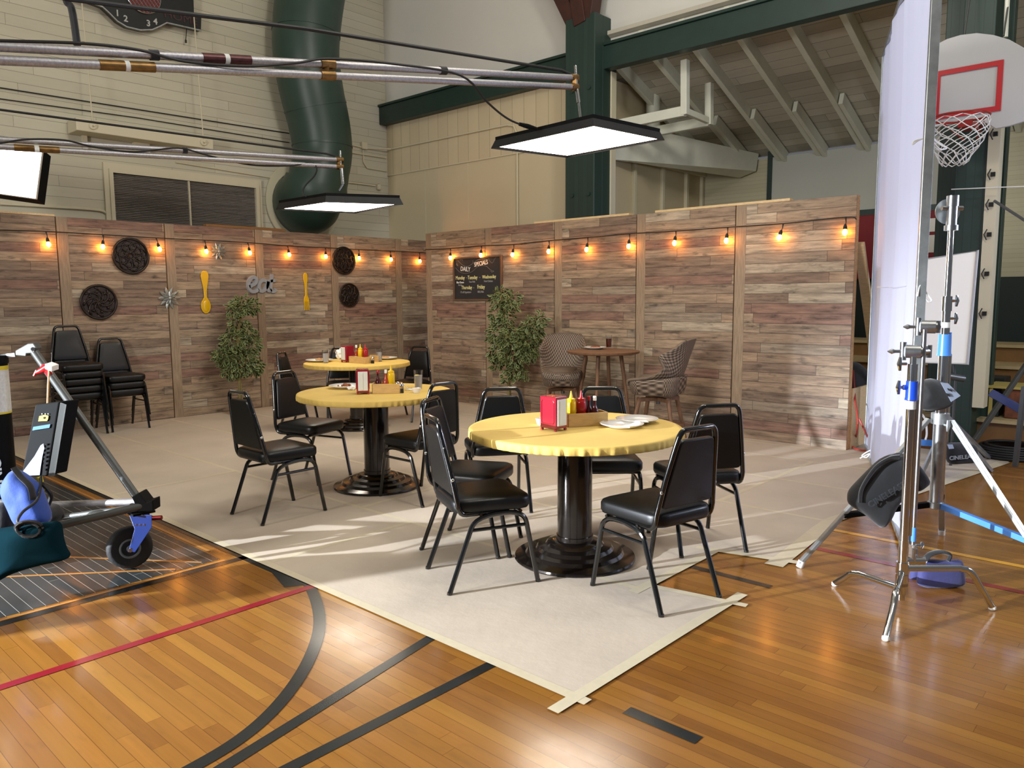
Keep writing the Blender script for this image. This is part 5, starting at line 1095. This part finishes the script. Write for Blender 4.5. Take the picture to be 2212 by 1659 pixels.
Q = [PD(1996, 560, 6.75), PD(2112, 541, 6.6), PD(2090, 787, 6.6), PD(1984, 784, 6.75)]; ce = sum(Q, Vector()) / 4; t = thing('bounce_board', 'cream reflector board on a stand behind the big stand', 'reflector', tuple(ce))
bm = B(); slab(bm, [q - ce for q in Q], .035, Vector(CF)); done('board', bm, 'cream_white', t, bev=.012)
bm = B(); q = [Vector(p) - ce + Vector((0, 0, 0)) for p in Q]; tube(bm, [v_ - Vector(CF) * .0 for v_ in q], .012, 8, closed=True); done('edge_band', bm, 'board_white', t, smooth=True)
bm = B(); a = PD(2060, 780, 6.7) - ce; tube(bm, [a, PD(2062, 815, 6.7) - ce], .012, 8); tube(bm, [PD(2045, 812, 6.7) - ce, PD(2082, 818, 6.7) - ce], .03, 14); tube(bm, [PD(2064, 820, 6.7) - ce, Vector((PD(2064, 820, 6.7).x, PD(2064, 820, 6.7).y, 0)) - ce], .012, 8); done('stand_clamp', bm, 'grey_black_metal', t, smooth=True)
# cables on floor at the right
c = G(2178, 985); bm = B()
for k in range(6): tube(bm, [Vector((c.x + (.30 - .02 * k) * math.cos(a) + .02 * math.sin(k * 3), c.y + (.30 - .02 * k) * math.sin(a), .02 + .018 * k)) for a in [i * PI / 18 for i in range(36)]], .013, 8, closed=True)
o = done('cable_coil', bm, 'cord_black', smooth='all'); tag(o, 'black cable coiled on the floor at the right frame edge', 'cable')
o = run('extension_cord', [PD(1843, 800, 7.6), PD(1847, 860, 7.5), PD(1853, 915, 7.3), G(1846, 955, .02), G(1840, 962, .02), G(1852, 971, .02), G(1878, 972, .02), G(1880, 960, .03), PD(1868, 930, 7.4), PD(1856, 905, 7.4)], .009, 'cord_red', 'red extension cord looped on the floor at the end of the right run', 'cord', 6)
o = run('extension_cord', [G(2040, 935, .0) + Vector((0, 0, .03)), G(2095, 958, .01), G(2130, 960, .01), G(2150, 955, .02), G(2105, 968, .01)], .008, 'cord_red', 'red extension cord on the floor below the bleacher', 'cord', 6)
for nm, lab, x0, y0, x1, y1, Yp, dp, m_ in (('box', 'brown picture-printed box on the lowest bleacher tread at the right edge', 2168, 905, 2230, 842, 9.0, .25, 'box_art'), ('box', 'dark blue crate on the lowest bleacher tread beside the picture-printed box', 2132, 905, 2160, 850, 9.05, .25, 'wainscot_green'), ('tray', 'black tray of equipment on the bleacher above the boxes', 2131, 845, 2172, 820, 9.5, .3, 'photo_dark')):
    a, b = PY(x0, y0, Yp), PY(x1, y1, Yp); zb0 = .262 if y0 > 900 else .485; bm = B(); bx2(bm, (0, 0, 0), (b.x - a.x, dp, b.z - a.z)); t = done(nm, bm, m_, loc=(a.x, Yp, zb0 + .002), bev=.008); tag(t, lab, 'box' if nm == 'box' else 'tray')
a = PY(2128, 848, 8.95); t = thing('side_table', 'low yellow-edged shelf standing on the bleacher step at the right edge', 'table', (a.x, 9.25, .262)); bm = B(); bx2(bm, (0, -.28, .30), (1.0, .2, .325)); done('shelf_top', bm, 'box_yellow', t)
for xx in (.03, .95): bm = B(); bx2(bm, (xx, -.27, 0), (xx + .03, -.24, .3)); done('leg', bm, 'box_yellow', t)

# ================================================================ basketball board
bc = thing('basketball_hoop', 'white fan-shaped backboard with red square and orange hoop', 'basketball hoop', tuple(PY(2095, 200, 8.3))); o0 = bc.location
ol = [(2002, 110), (2022, 96), (2045, 84), (2075, 75), (2110, 71), (2145, 75), (2180, 85), (2212, 103), (2245, 132), (2252, 170), (2240, 228), (2212, 262), (2180, 272), (2150, 278), (2135, 268), (2115, 262), (2060, 268), (2004, 278)]
bm = B(); slab(bm, [PY(x, y, 8.25) - o0 for x, y in ol], .04, (0, 1, 0)); done('backboard', bm, 'board_white', bc, bev=.006)
a, b, c_ = PY(2021, 155, 8.24), PY(2168.5, 130, 8.24), PY(2020, 259, 8.24); ww, hh = b.x - a.x, a.z - c_.z; e = .045
bm = B()
for s in ((0, 0, ww, e), (0, hh - e, ww, hh), (0, e, e, hh - e), (ww - e, e, ww, hh - e)): bx2(bm, (a.x + s[0] - o0.x, 8.238 - o0.y, c_.z + s[1] - o0.z), (a.x + s[2] - o0.x, 8.249 - o0.y, c_.z + s[3] - o0.z))
done('target_square', bm, 'board_red', bc)
rc = G(2073, 253, 3.05) - o0; bm = B(); tube(bm, [rc + Vector((.229 * math.cos(a), .229 * math.sin(a), 0)) for a in [i * PI / 24 for i in range(48)]], .010, 8, closed=True)
bx2(bm, (rc.x - .06, rc.y + .2, rc.z - .05), (rc.x + .06, 8.25 - o0.y, rc.z + .01)); tube(bm, [rc + Vector((-.16, .16, -.01)), Vector((rc.x - .05, 8.24 - o0.y, rc.z - .13))], .008, 6); tube(bm, [rc + Vector((.16, .16, -.01)), Vector((rc.x + .05, 8.24 - o0.y, rc.z - .13))], .008, 6); done('rim', bm, 'rim_orange', bc, smooth=True)
bm = B()
for s in (-1, 1):
    for k in range(10):
        q = []
        for j in range(9):
            u = j / 8; a = 2 * PI * k / 10 + s * u * 1.25 * PI * .8; r = .225 * (1 - u) ** 1.2 + .085 + .03 * math.sin(u * PI) - .085 * (1 - u) ** 4; q.append(rc + Vector((r * math.cos(a) - .03 * u, r * math.sin(a), -.42 * u - .012 * math.cos(u * 22))))
        tube(bm, q, .0045, 5)
done('net', bm, 'net', bc, smooth='all')
bm = B()
for x in (2083, 2168): p = PY(x, 78, 8.3) - o0; tube(bm, [p, p + Vector((0, .4, 1.2))], .008, 6)
done('chain', bm, 'grey_black_metal', bc)
run('conduit', [PY(2172, 80, 8.4), PY(2178, -40, 8.4)], .02, 'trim_white', 'white upright conduit above the backboard', 'conduit')
run('wall_line', [PY(2055, 409, 8.5), PY(2150, 405, 8.5), PY(2230, 402, 8.5)], .005, 'rope', 'thin white line strung past the right green post', 'line')
run('steel_rod', [PD(2148, 434, 6.3), PD(2226, 484, 6.0)], .012, 'grey_black_metal', 'dark slanting rod entering from the right frame edge', 'rod')

# ================================================================ crank stand at the left edge
cb = G(12, 1238); ct = thing('crank_stand', 'black wheeled crank stand at the left edge with a blue caster', 'stand', (cb.x, cb.y, 0)); o0 = ct.location; dcol = (o0 - Vector(CC)).dot(Vector(CF))
Zc = lambda y: zat(cb.x, cb.y, y)
bm = B(); tube(bm, [(0, 0, .25), (0, 0, Zc(770))], .088, 28); tube(bm, [(0, 0, Zc(785)), (0, 0, Zc(768))], .094, 28); done('lower_column', bm, 'black_plastic', ct, smooth=True)
bm = B(); tube(bm, [(0, 0, Zc(770)), (0, 0, Zc(560))], .046, 24); tube(bm, [(0, 0, Zc(560)), (0, 0, 3.0)], .034, 20); done('upper_column', bm, 'grey_black_metal', ct, smooth=True)
bm = B(); tube(bm, [(0, 0, Zc(892)), (0, 0, Zc(790))], .0895, 28, cap=False); done('instruction_sticker', bm, 'sticker', ct, smooth=True)
bm = B(); tube(bm, [(0, 0, Zc(799)), (0, 0, Zc(790))], .0898, 28, cap=False); tube(bm, [(0, 0, Zc(893)), (0, 0, Zc(889))], .0898, 28, cap=False); done('sticker_border', bm, 'yellow_tape', ct, smooth=True)
# curved vertical lettering, facing the camera side of the column
nf = (-FV * .95 + RV * .31).normalized(); me = text_mesh('CINELEASE', .085, .002, 0, .0025); me.materials.clear(); me.materials.append(MATS['logo_grey']); o = bpy.data.objects.new('lettering', me); COL.objects.link(o); o.parent = ct; u = Vector((0, 0, -1)); n = (-FV * .9 + RV * .43).normalized(); v_ = n.cross(u).normalized(); o.matrix_local = Matrix.Translation(n * .0885 + Vector((0, 0, Zc(1060)))) @ Matrix((u, v_, n)).transposed().to_4x4()
def LP(x, y, d): return PD(x, y, d) - o0
bm = B(); slab(bm, [LP(x, y, 4.12) for x, y in ((33, 757), (60, 742), (72, 741), (79, 752), (73, 763), (57, 764), (56, 770), (33, 768))], .05, FV); done('bracket', bm, 'grey_black_metal', ct, bev=.004)
bm = B(); beam(bm, LP(5, 769, 4.15), LP(36, 766, 4.14), .03, .02); done('bracket_arm', bm, 'steel', ct); bm = B(); tube(bm, [LP(71, 754, 4.10), LP(71, 754, 4.17)], .010, 12); done('bolt', bm, 'steel', ct)
bm = B(); tube(bm, [LP(72, 757, 4.14), LP(300, 1080, 4.17)], .0215, 16); done('brace_tube', bm, 'alu_pipe' if 0 else 'grey_black_metal', ct, smooth=True)
bm = B(); tube(bm, [LP(322, 1083, 4.25), LP(92, 1090, 4.75)], .019, 14); done('base_tube', bm, 'alu_pipe', ct, smooth=True)
bm = B(); tube(bm, [LP(318, 1092, 4.2), LP(100, 1122, 4.35)], .016, 14); done('base_tube', bm, 'grey_black_metal', ct, smooth=True)
bm = B(); tube(bm, [LP(318, 1090, 4.15), LP(60, 1152, 3.9)], .021, 14); done('base_tube', bm, 'grey_black_metal', ct, smooth=True)
bm = B(); slab(bm, [LP(x, y, 4.12) for x, y in ((284, 1074), (300, 1064), (316, 1085), (330, 1080), (331, 1104), (297, 1106), (292, 1092))], .09, FV); done('corner_casting', bm, 'black_plastic', ct, bev=.005)
# caster
wc = G(283, 1228); axd = (-FV * .86 + RV * .5).normalized(); wr = .121; cen = Vector((wc.x, wc.y, wr + .003)) - o0
bm = B()
def wheel(bm, prof, seg=40):
    u = Vector((0, 0, 1)); v2 = axd.cross(u); rings = [[bm.verts.new(cen + axd * a + (u * math.cos(2 * PI * k / seg) + v2 * math.sin(2 * PI * k / seg)) * r) for k in range(seg)] for r, a in prof]
    for A, C_ in zip(rings, rings[1:]):
        for k in range(seg): bm.faces.new((A[k], A[(k + 1) % seg], C_[(k + 1) % seg], C_[k]))
    bm.faces.new(rings[0]); bm.faces.new(rings[-1])
wheel(bm, [(.05, -.03), (.095, -.042), (.113, -.032), (.118, -.015), (.118, .015), (.113, .032), (.095, .042), (.05, .03)]); done('tyre', bm, 'tyre', ct, smooth='all')
bm = B(); wheel(bm, [(.054, .020), (.056, .034), (.048, .037), (.042, .028), (.018, .030), (.018, .042)]); done('wheel_hub', bm, 'wheel_grey', ct, smooth=True)
top = cen + Vector((.0, .0, .20)) + RV * .07
for s in (1, -1):
    off = axd * s * .056; A = [top + RV * -.065, top + RV * .06, top + RV * .055 - Vector((0, 0, .07)), cen + RV * .025 - Vector((0, 0, .012)), cen - RV * .014 - Vector((0, 0, .012)), top + RV * -.04 - Vector((0, 0, .08))]
    bm = B(); slab(bm, [p + off for p in A], .006, axd * s); done('fork_plate', bm, 'dark_blue_paint', ct, bev=.002)
bm = B(); bx(bm, top + RV * 0 + Vector((0, 0, .004)), (.12, .12, .012)); tube(bm, [top, top + Vector((0, 0, .05))], .05, 18); done('fork_crown', bm, 'black_plastic', ct)
bm = B(); tube(bm, [top + RV * -.06 + Vector((0, 0, .0)), top + RV * -.10 + Vector((0, 0, .005))], .012, 8); done('brake_lever', bm, 'red_anodized', ct, smooth=True)
bm = B(); tube(bm, [top + RV * .055 - Vector((0, 0, .035)), top + RV * .12 - Vector((0, 0, .03))], .013, 8); done('brake_lever', bm, 'red_anodized', ct, smooth=True)
bm = B(); tube(bm, [cen + axd * .05, cen + axd * .068], .012, 6)
for k in range(3): p = top + axd * .062 + RV * (-.03 + .022 * k) - Vector((0, 0, .055)); tube(bm, [p, p + axd * .004], .005, 8)
done('axle_bolt', bm, 'steel', ct)
# clamp and hanging ballast
D1 = 4.02; c = PD(100, 797, D1); t = thing('spring_clamp', 'red clamp gripping the slanting tube of the crank stand', 'clamp', tuple(c))
bm = B(); bx(bm, PD(112, 792, D1 - .02) - c, (.045, .045, .03), Euler((.2, .3, .5)).to_matrix()); done('pad', bm, 'cream_white', t, bev=.003)
bm = B(); tube(bm, [PD(122, 788, D1) - c, PD(100, 795, D1) - c, PD(76, 806, D1) - c], [.012, .022, .008], 10); tube(bm, [PD(80, 800, D1) - c, PD(74, 812, D1) - c], .008, 8); tube(bm, [PD(95, 788, D1) - c, PD(108, 810, D1) - c], .016, 8); done('jaw', bm, 'red_plastic', t, smooth=True)
pdrun('tan_cord', [(106, 800, 4.0), (104, 835, 4.0), (103, 868, 4.0), (103, 874, 4.0)], .005, 'cord_red' if 0 else 'pine', 'tan cord from the red clamp to the hanging power supply', 'cord')
q = [(76, 874), (128, 868), (101, 1029), (45, 1030)]; DQ = 3.97; Q = [PD(x, y, DQ) for x, y in q]; c = sum(Q, Vector()) / 4; t = thing('power_supply', 'black power supply with yellow and blue markings hung from the crank stand', 'power supply', tuple(c))
bm = B(); slab(bm, [p - c for p in Q], .12, FV * .9 + RV * .35); done('case', bm, 'black_plastic', t, bev=.006)
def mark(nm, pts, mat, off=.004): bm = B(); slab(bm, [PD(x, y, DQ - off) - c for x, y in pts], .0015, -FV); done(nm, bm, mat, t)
mark('yellow_emblem', [(85, 899), (96, 896), (105, 898), (104, 905), (102, 909), (83, 910)], 'yellow_tape'); mark('emblem_gap', [(93, 902), (97, 900), (99, 903), (95, 905)], 'black_plastic', .006); mark('blue_tape_label', [(72, 922), (109, 916), (107, 924), (70, 930)], 'blue_tape')
mark('painted_light_patch', [(46, 1028), (50, 1018), (75, 985), (88, 962), (94, 958), (96, 968), (92, 985), (88, 1010), (86, 1026)], 'tag_white')  # pale plate painting the low lamp's light patch onto the case
bm = B(); slab(bm, [PD(x, y, DQ + .0) - c for x, y in ((130, 870), (141, 874), (116, 1028), (104, 1030))], .006, RV); done('heat_sink', bm, 'grey_black_metal', t)
bm = B()
for k in range(7): slab(bm, [PD(x, y, DQ - .006) - c for x, y in ((97 - k * .6, 958 + k * 9), (102 - k * .6, 957 + k * 9), (101 - k * .6, 961 + k * 9), (96 - k * .6, 962 + k * 9))], .002, -FV)
done('fins', bm, 'black_plastic', t)
for k, dx in enumerate((90, 97, 103)): mark('indicator', [(dx, 893), (dx + 2, 893), (dx + 2, 895), (dx, 895)], 'sticker')
# bags on the left
bag('sandbag', 'long teal sandbag slung low at the left frame edge', 'sandbag', [(-60, 1150), (20, 1138), (80, 1130), (128, 1124), (133, 1165), (142, 1190), (152, 1207), (110, 1215), (60, 1228), (20, 1242), (-60, 1290)], 3.72, .15, 'teal_cloth')
bag('sandbag', 'bright blue sandbag standing on the crank stand base', 'sandbag', [(8, 1040), (28, 1010), (60, 1030), (82, 1050), (95, 1085), (112, 1128), (70, 1140), (40, 1135), (22, 1095), (8, 1062)], 3.86, .14, 'navy_cloth', [(30, 1010), (45, 1030), (66, 1052), (72, 1080)])
bag('sandbag', 'black sandbag lying behind the blue one on the crank stand base', 'sandbag', [(92, 1085), (118, 1092), (136, 1112), (128, 1128), (100, 1124), (85, 1105)], 4.3, .12, 'black_cloth')
bag('sandbag', 'dark bag at the very left behind the blue sandbag', 'sandbag', [(-50, 1090), (5, 1082), (30, 1095), (28, 1150), (-50, 1160)], 3.98, .12, 'black_cloth')
P_ = []
for k in range(5): P_ += [PD(62 + 30 * math.cos(a) * (1 - .05 * k), 1140 + 15 * math.sin(a) + k * 1.5, 3.66 + .02 * math.sin(a + k)) for a in [i * PI / 8 for i in range(16)]]
bm = B(); tube(bm, P_, .006, 6); o = done('cable_coil', bm, 'cord_black', smooth=True); tag(o, 'small coil of black cable resting on the teal sandbag', 'cable')
pdrun('power_cable', [(88, 1030, 3.95), (88, 1045, 3.9), (80, 1080, 3.78), (50, 1105, 3.7), (38, 1125, 3.66), (45, 1135, 3.66)], .007, 'cord_black', 'black lead running from the hanging power supply down to the coil', 'cable')
pdrun('power_cable', [(60, 1042, 4.0), (88, 1046, 3.98), (102, 1058, 3.98), (110, 1072, 4.0), (104, 1090, 4.02), (96, 1100, 4.05)], .011, 'cord_black', 'thick black lead with yellow tape curling beside the blue sandbag', 'cable')
bm = B(); tube(bm, [PD(84, 1030, 3.95), PD(87, 1042, 3.95)], .016, 10); tube(bm, [PD(92, 1050, 3.98), PD(100, 1057, 3.98)], .0125, 10); o = done('cable_tape', bm, 'yellow_tape', smooth=True); tag(o, 'yellow tape wrapped on the leads under the hanging power supply', 'tape')
# dark clutter behind the end of the right run
a = PY(1857, 900, 8.6); t = thing('equipment_cover', 'black draped equipment behind the end flat beside the red cord', 'cover', (a.x, 8.6, 0)); bm = B(); pillow(bm, [(-.35, 0, .0), (.10, 0, .0), (.14, 0, .3), (.10, 0, .62), (-.05, 0, .8), (-.3, 0, .8)], (0, 1, 0), .5); done('drape', bm, 'black_cloth', t, smooth='all', sub=1)

# unseen black flags on stands, added to cut the low lamp's beam
for x0, x1, h_ in ((-7.9, -5.49, 2.2), (-5.04, -4.9, 1.5)):
    t = thing('added_flag', 'unseen black flag added left of the frame to cut the low lamp beam', 'flag', ((x0 + x1) / 2, -1.4, 0), 0, 'black flags added outside the frame')
    bm = B(); bx2(bm, (x0 - (x0 + x1) / 2, -.012, .06), (x1 - (x0 + x1) / 2, .012, h_)); done('added_flag_cloth', bm, 'black_cloth', t)
    bm = B(); bx2(bm, (-.02, -.02, 0), (.02, .02, h_)); bx2(bm, (-.06, -.2, 0), (.06, .2, .06)); done('added_flag_stand', bm, 'grey_black_metal', t)
